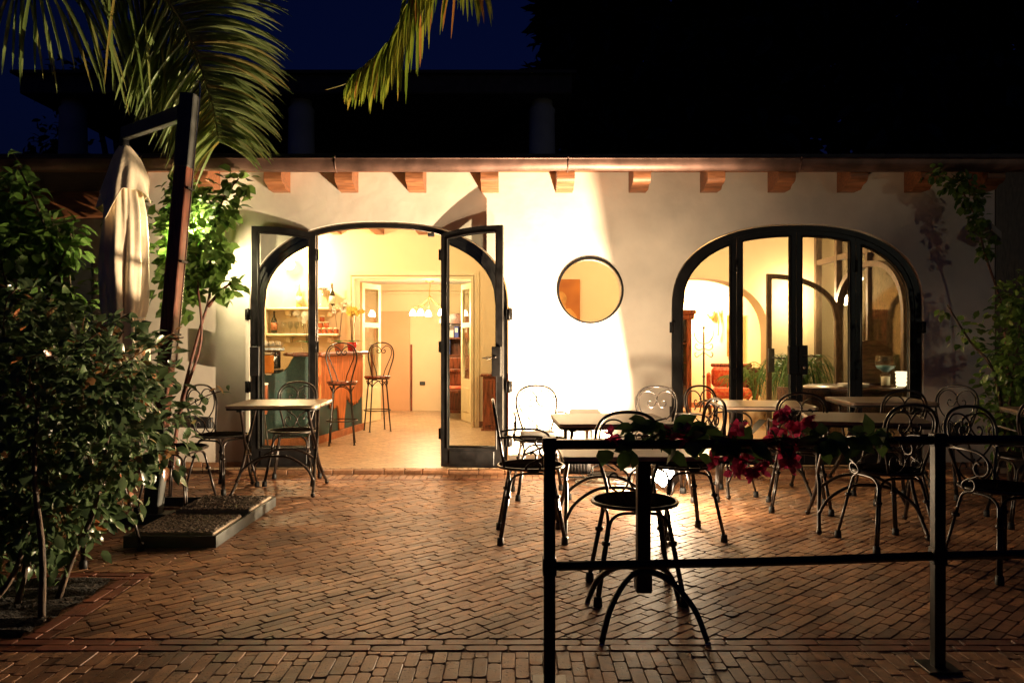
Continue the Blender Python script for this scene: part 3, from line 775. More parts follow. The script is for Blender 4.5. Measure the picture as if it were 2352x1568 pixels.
# its twin on the right end, unlit
wr = empty('wall_floodlight', (4.30, 7.16, 2.17), math.radians(25), 'unlit grey wall floodlight beside the bare vine stem at the right wall end', 'wall lamp')
m = MB(); Mt = Matrix.Rotation(math.radians(28), 4, 'Y') @ Matrix.Rotation(math.radians(-20), 4, 'X')
m.box(-.09, .09, -.05, .04, -.05, .05, .01, M=Mt)
for k in range(6): m.box(-.08 + k * .03, -.072 + k * .03, -.04, .04, .05, .075, M=Mt)
m.tube([(0, .03, 0), (0, .21, .05)], .012, 8); m.build('housing', M['galv'], wr)
m = MB(); m.box(-.075, .075, -.058, -.051, -.04, .04, M=Mt); m.build('lens', M['flood_off'], wr)

# inside
def globe(name, loc, label, cat, r, mat=None, power=0, col=WARM, arm=None):
    o = empty(name, loc, 0, label, cat)
    m = MB(); m.ball((0, 0, 0), r, 12); m.build('globe', mat or M['bulb'], o)
    m = MB(); m.tube(arm or [(0, 0, r * .8), (0, .06, r * 1.6), (0, .12, r)], .008, 6, n=3); m.build('arm', M['brass'], o)
    if power: lamp(name + '_light', 'POINT', Vector(loc) + Vector((0, -.12, .02)), power, col, .06)
    return o
globe('wall_sconce', (-2.95, 10.55, 2.22), 'glowing globe sconce above the bar shelves', 'wall lamp', .07, power=110, arm=[(0, 0, 0), (0, .15, .05), (0, .24, 0)])
globe('wall_sconce', (3.78, 10.62, 1.74), 'lit globe sconce seen through the arched inner glass door', 'wall lamp', .06, power=34, arm=[(0, 0, .05), (0, .10, .12), (0, .17, .02)])
def ceil_lamp(x, y, z, power, label, col=WARM):  # assumed lamps, out of view above the arch heads
    o = empty('ceiling_lamp', (x, y, z), 0, label, 'ceiling lamp')
    m = MB(); m.lathe([(.001, -.05), (.06, -.045), (.10, -.02), (.11, 0)], 0, 0, 0, 16); m.build('shade', M['bulb'], o)
    m = MB(); m.lathe([(.12, 0), (.12, .03), (.02, .04)], 0, 0, 0, 16); m.build('base', M['brass'], o)
    lamp('ceiling_lamp_light', 'POINT', (x, y, z - .13), power, col, .10)
ceil_lamp(-1.2, 9.0, 2.60, 78, 'assumed brass ceiling lamp over the bar aisle')
ceil_lamp(1.8, 9.1, 2.60, 95, 'assumed brass ceiling lamp in the sitting room', (1, .70, .36))
ch = empty('chandelier', (-1.24, 12.0, 1.62), 0, 'brass chandelier with curling arms and bright glass bells in the hall', 'chandelier')
m = MB(); m.lathe([(.005, .47), (.06, .475), (.075, .50), (.07, .535), (.01, .539)], 0, 0, 0, 16)
m.tube([(0, 0, .48), (.006, 0, .40), (-.006, 0, .33), (0, 0, .22)], .008, 6, n=4); m.build('stem', M['brass'], ch)
for k in range(5):
    a = k * 2 * PI / 5 + .5; d = Vector((math.cos(a), math.sin(a), 0))
    m = MB(); m.tube([Vector((0, 0, .28)), d * .05 + Vector((0, 0, .20)), d * .16 + Vector((0, 0, .12)), d * .24 + Vector((0, 0, .10)), d * .26 + Vector((0, 0, .05))], .005, 6, n=4); ar_ = m.build('arm', M['brass'], ch)
    m = MB(); m.lathe([(.012, .06), (.03, .04), (.045, 0), (.05, -.03)], d.x * .26, d.y * .26, 0, 10); m.build('glass_bell', M['bulb'], ar_)
lamp('chandelier_light', 'POINT', (-1.24, 11.75, 1.60), 66, WARM, .16)
ts = empty('torch_sconce', (3.60, 13.92, 1.45), 0, 'leaf shaped torch sconce lighting the alcove wall behind the coat stand', 'wall lamp')
m = MB(); m.tube([(0, 0, -.15), (.01, -.02, 0), (0, -.03, .18), (.0, -.02, .32)], .012, 6, n=3); m.build('bracket', M['brass'], ts)
m = MB(); m.lathe([(.01, 0), (.05, .05), (.085, .14)], -.10, -.06, .12, 12, M=Matrix.Rotation(-.3, 4, 'Y')); m.build('shade', M['brass'], ts)
lamp('torch_sconce_light', 'POINT', (3.32, 13.62, 1.72), 200, WARM, .08)
# assumed spotlight, unseen beyond the right edge of the terrace: it throws the vine's and the rafter ends' shadows on the wall
gs = lamp('assumed_garden_spot', 'SPOT', (7.2, -1.6, 2.5), 50, (1, .94, .66), .05, Vector((2.9, 7.375, 2.1)) - Vector((7.2, -1.6, 2.5)))
gs.data.spot_size = math.radians(38); gs.data.spot_blend = .8

# ------------------------------------------------------------------ bistro chairs
def mirror(pts): return [(-x, z) for x, z in pts]
def back3(x, z, y0=.165):  # back plane leaning away
    return Vector((x, y0 + (z - .44) * .17, z))
HOOP = [(.105, .435), (.118, .50), (.138, .57), (.156, .64), (.165, .70), (.158, .755), (.128, .805), (.075, .834), (0, .843)]
SCR_Z = lambda cy_: .843 - (cy_ - 80) * .00166
SCR_X = lambda dx: dx * .00143
SCROLL = [(-30, 152), (-38, 147), (-47, 152), (-49, 166), (-38, 178), (-20, 176), (-6, 160), (0, 142), (-12, 118), (-38, 104), (-72, 107), (-98, 136), (-97, 178), (-75, 214), (-42, 240), (-12, 258), (-3, 276),
          (-9, 300), (-34, 317), (-62, 304), (-72, 281), (-60, 262), (-44, 264), (-40, 277)]
def make_chair(arms):
    root = empty('garden_chair')
    m = MB(); m.lathe([(.001, .432), (.19, .432), (.199, .436), (.199, .444), (.19, .449), (.001, .446)], 0, 0, 0, 28); seat = m.build('seat', M['seatmesh'], root)
    m = MB(); m.tube([(.2 * math.cos(a), .2 * math.sin(a), .44) for a in [2 * PI * i / 32 for i in range(33)]], .0095, 7, cap=False); m.build('seat_rim', M['iron'], seat)
    m = MB(); hp = [back3(x, z) for x, z in HOOP] + [back3(-x, z) for x, z in HOOP[::-1][1:]]; m.tube(hp, .0085, 8, n=4); m.build('back_frame', M['iron'], root)
    m = MB()
    for s in (1, -1): m.tube([back3(s * SCR_X(x), SCR_Z(z)) for x, z in SCROLL], .0052, 6, n=4)
    for z in (142, 276): m.ball(back3(0, SCR_Z(z)), .010, 8)
    m.build('back_scroll', M['iron'], root)
    cr = [(.132, -.125), (-.132, -.125), (-.132, .125), (.132, .125)]
    fx = [(.205, -.20), (-.205, -.20), (-.205, .20), (.205, .20)]
    def lp(k, z, side):   # point on leg k at height z, offset towards its neighbour
        t = 1 - z / .42; a, b_ = Vector((*cr[k], 0)), Vector((*fx[k], 0)); p = a.lerp(b_, t); j = (k + side) % 4
        d = (Vector((*cr[j], 0)) - a).normalized(); off = .0085
        return p + d * off + Vector((0, 0, z))
    m = MB()
    for k in range(4):
        j = (k + 1) % 4; a, b_ = lp(k, .30, 1), lp(j, .30, -1); a1, b1 = lp(k, .36, 1), lp(j, .36, -1)
        d = (b1 - a1); d.z = 0; d.normalize()
        m.tube([a, a1, a1 + d * .018 + Vector((0, 0, .030)), a1 + d * .055 + Vector((0, 0, .048)), (a1 + b1) / 2 + Vector((0, 0, .051)), b1 - d * .055 + Vector((0, 0, .048)), b1 - d * .018 + Vector((0, 0, .030)), b1, b_], .0075, 7, n=3)
        mid = (a1 + b1) / 2; m.tube([mid + Vector((0, 0, .05)), mid + Vector((0, 0, .076))], .006, 6)
    m.build('seat_frame', M['iron'], root)
    for k in range(4):
        m = MB()
        for sd in (1, -1): m.tube([lp(k, .31, sd), lp(k, .16, sd), lp(k, .02, sd)], .0080, 7)
        c = (lp(k, .275, 1) + lp(k, .275, -1)) / 2; m.lathe([(.012, -.011), (.020, -.008), (.020, .008), (.012, .011)], c.x, c.y, c.z, 10)
        lg = m.build('leg', M['iron'], root)
        c = (lp(k, .03, 1) + lp(k, .03, -1)) / 2; m = MB(); m.lathe([(.017, -.032), (.021, -.028), (.019, .012), (.012, .016)], c.x, c.y, c.z, 10); m.build('foot_cap', M['rubber'], lg)
    if arms:
        for s in (1, -1):
            m = MB()
            q = lambda y, z, x=.205: Vector((s * x, y, z))
            m.tube([back3(s * .150, .625), q(.13, .635, .185), q(.02, .640), q(-.07, .632), q(-.125, .600), q(-.135, .555), q(-.105, .520), q(-.060, .520), q(-.040, .552), q(-.058, .580), q(-.084, .574)], .0075, 7, n=4)
            m.tube([q(-.070, .518), q(-.035, .500), q(.020, .478, .208), q(.040, .448, .206), q(.012, .428, .203), q(-.03, .432, .203), q(-.048, .462, .204), q(-.030, .486, .204), q(-.006, .478, .204)], .0068, 7, n=4)
            m.build('armrest', M['iron'], root)
    return root
CH_A, CH_N = make_chair(True), make_chair(False)
used = set()
def chair(x, y, deg, arms, label, group='iron bistro chairs on the terrace'):
    """deg: 0 faces the camera (-Y), turning counter-clockwise"""
    src = CH_A if arms else CH_N
    o = src if src.name not in used else copy_tree(src)
    used.add(src.name)
    o.location = (x, y, 0); o.rotation_euler = (0, 0, math.radians(deg))
    tag(o, label, 'chair', group)
chair(-2.40, 5.72, 80, False, 'iron chair half hidden by the hedge beside the leaning parasol post')
chair(-2.36, 6.48, 68, False, 'iron scroll-back chair left of the small table, behind the rose twig')
chair(-1.87, 6.80, 5, False, 'armless iron chair between the small left table and the open glass door leaf')
chair(-2.38, 4.46, 70, False, 'iron chair almost swallowed by the hedge, only one leg and seat edge showing')
chair(.115, 4.90, 92, True, 'iron armchair seen edge-on with its striped seat, left of the railing post')
chair(.22, 6.22, 6, True, 'iron armchair against the bright wall holding a flat white box')
chair(1.15, 6.11, 0, True, 'iron armchair against the wall beside the right arch, casting a scroll shadow')
chair(1.62, 6.22, 28, True, 'iron armchair in front of the red sofa, left of the glowing table top')
chair(1.05, 4.93, -80, True, 'iron armchair turned sideways right of the middle table, above the lit floodlight')
chair(.585, 3.80, 0, False, 'armless iron chair tucked behind the pedestal table by the railing')
chair(2.22, 4.72, 190, True, 'iron armchair with its back to the camera just left of the right railing post')
chair(2.56, 4.16, 12, True, 'large iron armchair right of the right railing post, nearest the camera')
chair(2.06, 5.72, 165, True, 'iron armchair between two tables in front of the wicker armchair')
chair(2.86, 6.02, 180, True, 'iron armchair whose hoop rises in front of the right edge of the right arch')
chair(3.40, 6.28, -55, True, 'iron armchair with a slanted narrow hoop against the dark right wall')
chair(3.42, 5.25, 170, True, 'dark iron armchair at the far right table beside the bush')

# ------------------------------------------------------------------ tables
def rsq(h, r, n=6, k=1.0):
    out = []
    for cx, cy_, a0 in ((h - r, h * k - r, 0), (-h + r, h * k - r, PI / 2), (-h + r, -h * k + r, PI), (h - r, -h * k + r, 1.5 * PI)):
        for i in range(n + 1):
            a = a0 + PI / 2 * i / n; out.append((cx + r * math.cos(a), cy_ + r * math.sin(a)))
    return out
def slab(mb, h, r, z0, z1, b=.004, k=1.0):
    P0, P1, P2 = rsq(h - b, r, 6, k), rsq(h, r, 6, k), rsq(h - b, r, 6, k)
    n = len(P1)
    vs = [(x, y, z0) for x, y in P0] + [(x, y, z0 + b) for x, y in P1] + [(x, y, z1 - b) for x, y in P1] + [(x, y, z1) for x, y in P2]
    fs = [tuple(range(n - 1, -1, -1)), tuple(range(3 * n, 4 * n))]
    for q in range(3):
        for k in range(n): fs.append((q * n + k, q * n + (k + 1) % n, q * n + n + (k + 1) % n, q * n + n + k))
    mb.add(vs, fs)
def make_table(h=.35, H=.71):
    root = empty('bistro_table')
    m = MB(); slab(m, h, .045, H - .022, H); top = m.build('table_top', M['top'], root)
    m = MB(); slab(m, h - .004, .042, H - .036, H - .0225, .002); m.build('edge_band', M['rubber'], top)
    sx, ty, fy, wz = .26, .235, .30, .36
    for s in (1, -1):
        for q in (1, -1):
            m = MB()
            m.tube([(s * sx, q * ty, H - .036), (s * sx, q * ty * .82, .62), (s * (sx + .01), q * .095, .47), (s * (sx + .02), q * .018, wz), (s * (sx + .02), -q * .06, .25), (s * (sx + .035), -q * .17, .12), (s * (sx + .05), -q * fy, .022)], .0125, 8, n=5)
            m.ball((s * (sx + .05), -q * fy, .018), .019, 8)
            m.build('leg', M['iron'], root)
        m = MB(); m.box(s * sx - .02, s * sx + .02, -ty - .03, ty + .03, H - .055, H - .0362); m.build('top_bracket', M['rubber'], root)
    for q in (1, -1):
        m = MB(); x_ = sx + .040
        m.tube([(-x_, q * .205, .11), (-x_ + .06, q * .20, .21), (-.12, q * .20, .29), (0, q * .20, .305), (.12, q * .20, .29), (x_ - .06, q * .20, .21), (x_, q * .205, .11)], .0105, 8, n=4)
        m.build('arched_stretcher', M['iron'], root)
    return root
tb = make_table()
TL = [(-1.86, 6.42, 3, 'small square bistro table left of the open doorway, beside the concrete slabs'),
      (.62, 5.08, 2, 'pale bistro table in the middle, between two armchairs seen edge-on'),
      (1.98, 6.32, -5, 'bistro table with its top glowing in front of the left panes of the right arch'),
      (2.28, 5.16, -14, 'bistro table with shade-darkened top behind the right railing post and bougainvillea'),
      (3.10, 6.72, -4, 'shadowed bistro table close to the right arch in front of the glass bowl'),
      (3.95, 5.62, -12, 'dark bistro table cut by the right edge beside the bush')]
for i, (x, y, a, lab) in enumerate(TL):
    o = tb if i == 0 else copy_tree(tb)
    o.location = (x, y, 0); o.rotation_euler = (0, 0, math.radians(a))
    tag(o, lab, 'table', 'square bistro tables with curved legs')
    if i >= 3:   # same laminate on the right, darkened in colour for the dim light
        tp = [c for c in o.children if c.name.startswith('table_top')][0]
        tp.data = tp.data.copy(); tp.data.materials[0] = M['topShade']

pt = empty('pedestal_table', (.56, 3.40, 0), math.radians(1), 'nearest table, on one square pedestal with four arched feet behind the railing', 'table')
m = MB(); slab(m, .365, .03, .732, .75, .004, .80); tp = m.build('table_top', M['top'], pt)
m = MB(); slab(m, .362, .03, .722, .7315, .002, .80); m.build('edge_band', M['rubber'], tp)
m = MB(); m.box(-.028, .028, -.028, .028, .155, .7215, .004); m.box(-.14, .14, -.02, .02, .71, .7212); m.build('pedestal', M['ironB'], pt)
m = MB(); m.box(-.034, .034, -.034, .034, .135, .235, .006); m.build('hub', M['ironB'], pt)
for ax, ay in ((1, 1), (1, -1), (-1, 1), (-1, -1)):
    d = Vector((ax * .78, ay * .92, 0)).normalized(); m = MB()
    m.tube([d * .02 + Vector((0, 0, .225)), d * .10 + Vector((0, 0, .222)), d * .19 + Vector((0, 0, .185)), d * .27 + Vector((0, 0, .115)), d * .325 + Vector((0, 0, .012))], .0145, 4, n=6)
    fo = m.build('leg', M['ironB'], pt)
    m = MB(); m.lathe([(.012, 0), (.014, .004), (.012, .010)], d.x * .326, d.y * .326, 0, 10); m.build('levelling_foot', M['chrome'], fo)

bx = empty('flat_box', (.20, 6.18, .4495), math.radians(12), 'flat white box lying on the seat of the armchair by the bright wall', 'box')
m = MB(); m.box(-.125, .125, -.07, .07, 0, .040, .004); m.build('carton', M['white'], bx)
m = MB(); m.box(-.128, .128, -.073, .073, .0405, .052, .003); m.build('lid', M['white'], bx)

# ------------------------------------------------------------------ railing
def railpt(x): return 2.79 + (x - .13) * .095
ra = empty('railing', (.131, railpt(.131), 0), 0, 'black iron railing with square posts and two bars across the right foreground', 'railing')
def post(name, x, top):
    y = railpt(x); m = MB(); m.box(x - .020, x + .020, y - .020, y + .020, -.03, top, .003); p_ = m.build(name, M['ironB'], ra, loc=(-.131, -railpt(.131), 0))
    for za, zb in ((.385, .445), (top - .045, top + .004)):
        m = MB(); m.box(x - .024, x + .024, y - .024, y + .024, za, zb, .003); m.build('collar', M['ironB'], p_)
    m = MB(); m.box(x - .06, x + .06, y - .06, y + .06, .001, .010, .002); m.build('base_plate', M['ironB'], p_)
for x in (.131, 1.565, 3.0): post('railing_post', x, .860)
for a, b_ in ((.131, 1.565), (1.565, 3.0)):
    for z in (.838, .413):
        pa, pb = Vector((a + .022, railpt(a + .022), z)), Vector((b_ - .022, railpt(b_ - .022), z))
        m = MB(); m.tube([pa, pa.lerp(pb, .33) + Vector((0, 0, -.003)), pa.lerp(pb, .66) + Vector((0, 0, -.004)), pb], .0165, 4, n=3); m.build('rail_bar', M['ironB'], ra, loc=(-.131, -railpt(.131), 0))

# ------------------------------------------------------------------ parasol
um = empty('cantilever_parasol', (-2.46, 5.45, 0), 0, 'closed cream cantilever parasol hanging from a leaning wooden post by the hedge', 'parasol')
ub = Vector((-2.46, 5.45, 0)); lean = Vector((.255 / 2.9, 0, 1)).normalized()
Mp = lean.to_track_quat('Z', 'Y').to_matrix().to_4x4()
m = MB(); m.box(-.052, .052, -.052, .052, .02, .62, .006, M=Mp); m.box(-.11, .11, -.11, .11, .006, .022, .004); m.build('post_foot', M['galv'], um)
m = MB(); m.box(-.046, .046, -.046, .046, .621, 2.46, .006, M=Mp); pw_ = m.build('post', M['teak'], um)
m = MB(); m.box(-.05, .05, -.051, .05, 2.40, 2.90, .006, M=Mp); m.build('post_head', M['galv'], um)
m = MB(); m.tube([Mp @ Vector((.022, -.060, z)) for z in (1.05, 1.5, 2.0, 2.5, 2.95)] + [Mp @ Vector((.01, -.03, 3.0))], .006, 6, n=4); m.build('cord', M['chrome'], um)
for z in (1.25, 1.75, 2.25):
    m = MB(); m.box(-.05, .05, -.067, -.0475, z, z + .014, M=Mp); m.build('cord_clip', M['rubber'], um)
m = MB(); m.box(-.050, .050, -.054, -.0465, 1.08, 1.22, .003, M=Mp); m.build('bracket', M['white'], um)
a0 = Mp @ Vector((-.03, .03, 2.76)); a1 = Vector((-.74, 1.12, 2.91))
d = (a1 - a0); Ma = Matrix.Translation(a0) @ d.to_track_quat('X', 'Z').to_matrix().to_4x4()
m = MB(); m.box(.0, d.length, -.030, .030, -.050, .050, .005, M=Ma); m.build('arm', M['galv'], um)
cx0, cy0 = -.73, 1.10
m = MB(); m.lathe([(.02, 2.72), (.04, 2.80), (.034, 2.865), (.012, 2.87)], cx0, cy0, 0, 12); m.build('hub', M['rubber'], um)
def fold(a, z):
    t = min(1, max(0, (2.42 - z) / .35))
    lobes = abs(math.sin(3.5 * a + .5 + .5 * math.sin(z * 1.9))) ** .75
    return 1 + t * (.30 * lobes - .20 + .09 * math.cos(11 * a + z * 2.2) + .03 * math.sin(19 * a - 3 * math.sin(z * 4)) + .012 * math.sin(37 * a - z * 9))
UZ = lambda z: 1.383 + (z - 1.222) * 1.186
prof = [(.016, 2.425), (.040, 2.405), (.058, 2.36), (.085, 2.26), (.122, 2.12), (.150, 1.95), (.160, 1.75), (.163, 1.55), (.160, 1.40), (.152, 1.29), (.138, 1.235), (.130, 1.222), (.138, 1.20), (.156, 1.15), (.166, 1.05), (.172, .95), (.165, .85)]
pp = []
for i in range(len(prof) - 1):
    for k in range(4):
        t = k / 4; pp.append((prof[i][0] * (1 - t) + prof[i + 1][0] * t, prof[i][1] * (1 - t) + prof[i + 1][1] * t))
pp.append(prof[-1])
m = MB(); m.lathe([(a, UZ(b_)) for a, b_ in pp], cx0, cy0, 0, 96, rf=lambda a, z: fold(a, 1.222 + (z - 1.383) / 1.186)); canopy = m.build('canopy', M['fabric'], um)
# vent flap draped over the top, with a scalloped hem
m = MB(); NS = 72; rows = 16; vs = []
for j in range(rows + 1):
    t = j / rows
    for k in range(NS):
        a = 2 * PI * k / NS
        hem = .36 + .075 * math.cos(4 * a + .6) + .03 * math.cos(7 * a) + .07 * math.cos(a - 3.9)
        z = 2.825 - hem * 1.22 * (t ** 1.15)
        r = .018 + .176 * (t ** .80) * (1 + .16 * math.cos(4 * a + .6) * t + .10 * math.cos(9 * a + 2 * t) * t)
        vs.append((cx0 + r * math.cos(a), cy0 + r * math.sin(a), z + .012 * math.sin(6 * a + 9 * t) * t))
m.add(vs, [(j * NS + k, j * NS + (k + 1) % NS, (j + 1) * NS + (k + 1) % NS, (j + 1) * NS + k) for j in range(rows) for k in range(NS)], True)
hemr = vs[-NS:]; m.tube([Vector(p) for p in hemr] + [Vector(hemr[0])], .0035, 5, cap=False)
m.build('vent_flap', M['fabric'], canopy)
m = MB(); m.tube([(cx0 + .136 * fold(a, 1.222) * math.cos(a), cy0 + .136 * fold(a, 1.222) * math.sin(a), 1.383 + .012 * math.cos(a)) for a in [2 * PI * i / 60 for i in range(61)]], .006, 6, cap=False); m.build('tie_cord', M['white'], canopy)
# steel base tray with two ballast slabs
m = MB()
for x0, x1, y0, y1 in ((-2.26, -1.72, 4.63, 4.645), (-1.735, -1.72, 4.646, 5.80), (-2.62, -1.736, 5.785, 5.80), (-2.26, -2.245, 4.646, 5.20), (-2.62, -2.246, 5.20, 5.215)):
    m.box(x0, x1, y0, y1, .002, .070)
m.box(-2.255, -1.736, 4.646, 5.784, .004, .010); m.build('base_tray', M['galv'], um, loc=-ub)
def ballast(x0, x1, y0, y1, label, dz=0):
    o = empty('ballast_slab', ((x0 + x1) / 2, (y0 + y1) / 2, .0105), 0, label, 'paving slab', 'ballast slabs of the parasol')
    w_, h_ = (x1 - x0) / 2, (y1 - y0) / 2
    m = MB(); m.box(-w_, w_, -h_, h_, 0, .070, .006); m.build('slab', M['concrete'], o)
    n = 60; m = MB(); rr = random.Random(int(y0 * 100)); vs = []
    for j in range(n + 1):
        for i in range(n + 1):
            e = min(i, j, n - i, n - j); vs.append((-w_ + .004 + (2 * w_ - .008) * i / n, -h_ + .004 + (2 * h_ - .008) * j / n, .0715 + (0 if e == 0 else rr.random() ** 2 * .010)))
    m.add(vs, [(j * (n + 1) + i, j * (n + 1) + i + 1, (j + 1) * (n + 1) + i + 1, (j + 1) * (n + 1) + i) for j in range(n) for i in range(n)], True)
    m.build('pebbled_face', M['pebble'], o)
ballast(-2.235, -1.745, 4.655, 5.145, 'near pebble-faced concrete slab weighing down the parasol base')
ballast(-2.235, -1.745, 5.29, 5.78, 'far pebble-faced concrete slab of the parasol base, beside the small table')

# ------------------------------------------------------------------ small things by the wall
wk = empty('work_lamp', (.80, 7.10, 0), 0, 'unlit work lamp on a short stand against the white wall, cables coiled below', 'work lamp')
m = MB(); m.box(-.10, .10, -.03, .05, .33, .47, .012); m.build('housing', M['galv'], wk)
m = MB(); m.box(-.085, .085, -.037, -.031, .345, .455); m.build('lens', M['flood_off'], wk)
m = MB(); m.tube([(0, .02, .33), (0, .02, .03)], .012, 8); m.box(-.13, .13, -.06, .08, .004, .028, .006); m.tube([(-.13, .02, .05), (.02, .02, .12), (.13, .02, .05)], .010, 6); m.build('stand', M['ironB'], wk)
bb = empty('floodlight', (.56, 6.98, 0), math.radians(-8), 'unlit black floodlight with cooling fins lying by the wall under the middle table', 'floodlight')
m = MB(); m.box(-.13, .13, -.06, .06, .05, .17, .012)
for k in range(9): m.box(-.11 + k * .026, -.10 + k * .026, -.08, -.061, .06, .16)
m.build('housing', M['ironB'], bb)
m = MB(); m.tube([(-.145, 0, .11), (-.145, 0, .012), (.145, 0, .012), (.145, 0, .11)], .010, 6); m.build('bracket', M['galv'], bb)
cb = MB(); rr = random.Random(3)
for k in range(7):
    a0 = rr.random() * 6; r0 = rr.uniform(.12, .24); pts = []
    for i in range(26):
        a = a0 + i / 25 * 2 * PI * 1.02; r = r0 * (1 + .12 * math.sin(2 * a + k)); pts.append((.86 + rr.uniform(-.01, .01) + r * 1.25 * math.cos(a), 6.66 + r * .8 * math.sin(a), .010 + .006 * k + .010 * math.sin(3 * a + k) ** 2))
    cb.tube(pts, .0048, 6, n=2)
cb.tube([(1.16, 6.36, .02), (1.08, 6.5, .008), (1.0, 6.6, .008)], .005, 6, n=4); cb.tube([(.6, 6.95, .05), (.66, 6.85, .008), (.72, 6.75, .008)], .005, 6, n=4)
tag(cb.build('cable_coil', M['whitecable']), 'loosely coiled pale electric cable on the paving by the white wall', 'cable')
def sockbox(x, z, w_, h_, label):
    o = empty('socket_box', (x, WY - .001, z), 0, label, 'socket'); m = MB(); m.box(-w_, w_, -.045, 0, -h_, h_, .006); m.build('casing', M['rubber'], o); m = MB(); m.box(-w_ * .8, w_ * .8, -.052, -.0455, -h_ * .8, h_ * .7, .004); m.build('cover', M['rubber'], o)
sockbox(-2.86, .45, .095, .05, 'flat dark socket box low on the wall behind the left chair')
sockbox(4.10, .39, .075, .06, 'black socket box low on the dark right wall')

# ------------------------------------------------------------------ plants
def foliage(name, mat, parent, ells, n, Lr, W=.62, seed=1, loc0=None, droop=.18, shell=.55, up=.6, tint=None):
    """leaves spread through a union of ellipsoids, denser towards the surface"""
    r = random.Random(seed); m = MB(); vol = [e[3] * e[4] * e[5] for e in ells]; tv = sum(vol)
    off = loc0 or Vector((0, 0, 0))
    for e, v in zip(ells, vol):
        for _ in range(int(n * v / tv)):
            d = Vector((r.gauss(0, 1), r.gauss(0, 1), r.gauss(0, 1))).normalized()
            q = (shell + (1.06 - shell) * r.random()) if r.random() < .75 else r.random() ** .5
            # lumpy outline
            lump = 1 + .16 * math.sin(5 * d.x + 3 * e[0]) * math.sin(4 * d.z + 2) + .12 * math.sin(9 * d.y + 7 * d.z)
            p = Vector((e[0] + d.x * e[3] * q * lump, e[1] + d.y * e[4] * q * lump, e[2] + d.z * e[5] * q * lump))
            dd = (d + Vector((r.gauss(0, .6), r.gauss(0, .6), r.gauss(0, .5) - .35))).normalized()
            nn = (d * .6 + Vector((r.gauss(0, .45), r.gauss(0, .45), up + r.gauss(0, .4)))).normalized()
            l = r.uniform(*Lr)
            m.leaf(p - off, dd, nn, l, l * W * r.uniform(.8, 1.15), tint(r) if tint else r.random(), fold=r.uniform(.1, .35), droop=r.uniform(.0, droop * 2))
    return m.build(name, mat, parent)
def twig(name, mat, parent, pts, r0, r1, n=5, off=None):
    m = MB(); o = off or Vector((0, 0, 0)); m.tube([Vector(p) - o for p in pts], lambda t: r0 * (1 - t) + r1 * t, 7, n=n); return m.build(name, mat, parent)
def sprig(m, pts, r, n, Lr, rad=.03, tint=None, W=.62, mb_stem=None, sr=.004):
    P = smooth_path(pts, 6)
    for _ in range(n):
        i = r.randrange(len(P)); p = P[i] + Vector((r.gauss(0, rad * .4), r.gauss(0, rad * .4), r.gauss(0, rad * .4)))
        d = Vector((r.gauss(0, 1), r.gauss(0, 1), r.gauss(-.35, .7))).normalized(); l = r.uniform(*Lr)
        m.leaf(p, d, Vector((r.gauss(0, .4), r.gauss(-.3, .4), 1)), l, l * W, tint(r) if tint else r.random(), fold=.2, droop=r.uniform(0, .3))
    if mb_stem is not None: mb_stem.tube(P, sr, 6)

# hedge in the planting bed
hz = Vector((-2.3, 3.7, 0))
he = empty('hedge_shrub', hz, 0, 'dense dark glossy shrub growing from the planting bed in the left foreground', 'shrub')
foliage('foliage', M['leafH'], he, [(-2.32, 3.9, .85, .58, .45, .58), (-2.80, 3.9, .75, .6, .5, .62), (-2.02, 3.86, 1.02, .36, .33, .30), (-2.75, 4.0, 1.16, .48, .38, .26), (-2.20, 3.75, .42, .32, .3, .28),
        (-2.7, 3.55, .32, .4, .25, .3), (-1.86, 3.88, .76, .29, .3, .28), (-2.05, 3.9, .5, .25, .3, .25), (-2.38, 3.62, .26, .3, .2, .2), (-2.12, 3.72, .30, .16, .16, .2)], 7600, (.032, .090), seed=21, loc0=hz, shell=.6)
for pts in ([(-2.02, 3.42, .0), (-2.03, 3.44, .3), (-2.10, 3.50, .62), (-2.2, 3.7, .95)], [(-2.12, 3.72, 0), (-2.05, 3.72, .20), (-1.97, 3.76, .42), (-1.92, 3.8, .8)], [(-2.25, 3.62, 0), (-2.22, 3.65, .25), (-2.3, 3.8, .7)],
            [(-2.34, 3.5, 0), (-2.20, 3.52, .18), (-2.15, 3.6, .5)], [(-2.6, 3.6, 0), (-2.65, 3.7, .5), (-2.6, 3.9, 1.1)]):
    twig('stem', M['bark'], he, pts, .016, .008, off=hz)
r = random.Random(4)
def redt(r): return .97 if r.random() < .45 else r.random() * .9
for pts, n in (([(-1.82, 3.85, .78), (-1.66, 3.86, .84), (-1.50, 3.88, .93), (-1.41, 3.88, .96)], 22), ([(-2.0, 3.85, .98), (-1.84, 3.86, 1.12), (-1.70, 3.88, 1.20), (-1.60, 3.88, 1.22)], 34),
               ([(-2.1, 3.8, 1.15), (-1.92, 3.8, 1.28), (-1.84, 3.82, 1.33)], 24), ([(-1.85, 3.8, .62), (-1.68, 3.78, .68), (-1.58, 3.78, .66)], 24), ([(-2.4, 3.75, 1.2), (-2.35, 3.7, 1.38), (-2.3, 3.7, 1.45)], 26), ([(-2.15, 3.6, .9), (-2.12, 3.5, 1.05), (-2.1, 3.48, 1.12)], 20)):
    m, m2 = MB(), MB(); sprig(m, [Vector(p) - hz for p in pts], r, n, (.035, .062), .05, redt, mb_stem=m2, sr=.003)
    q_ = m2.build('shoot', M['redstem'], he); m.build('young_leaves', M['leafH'], q_)

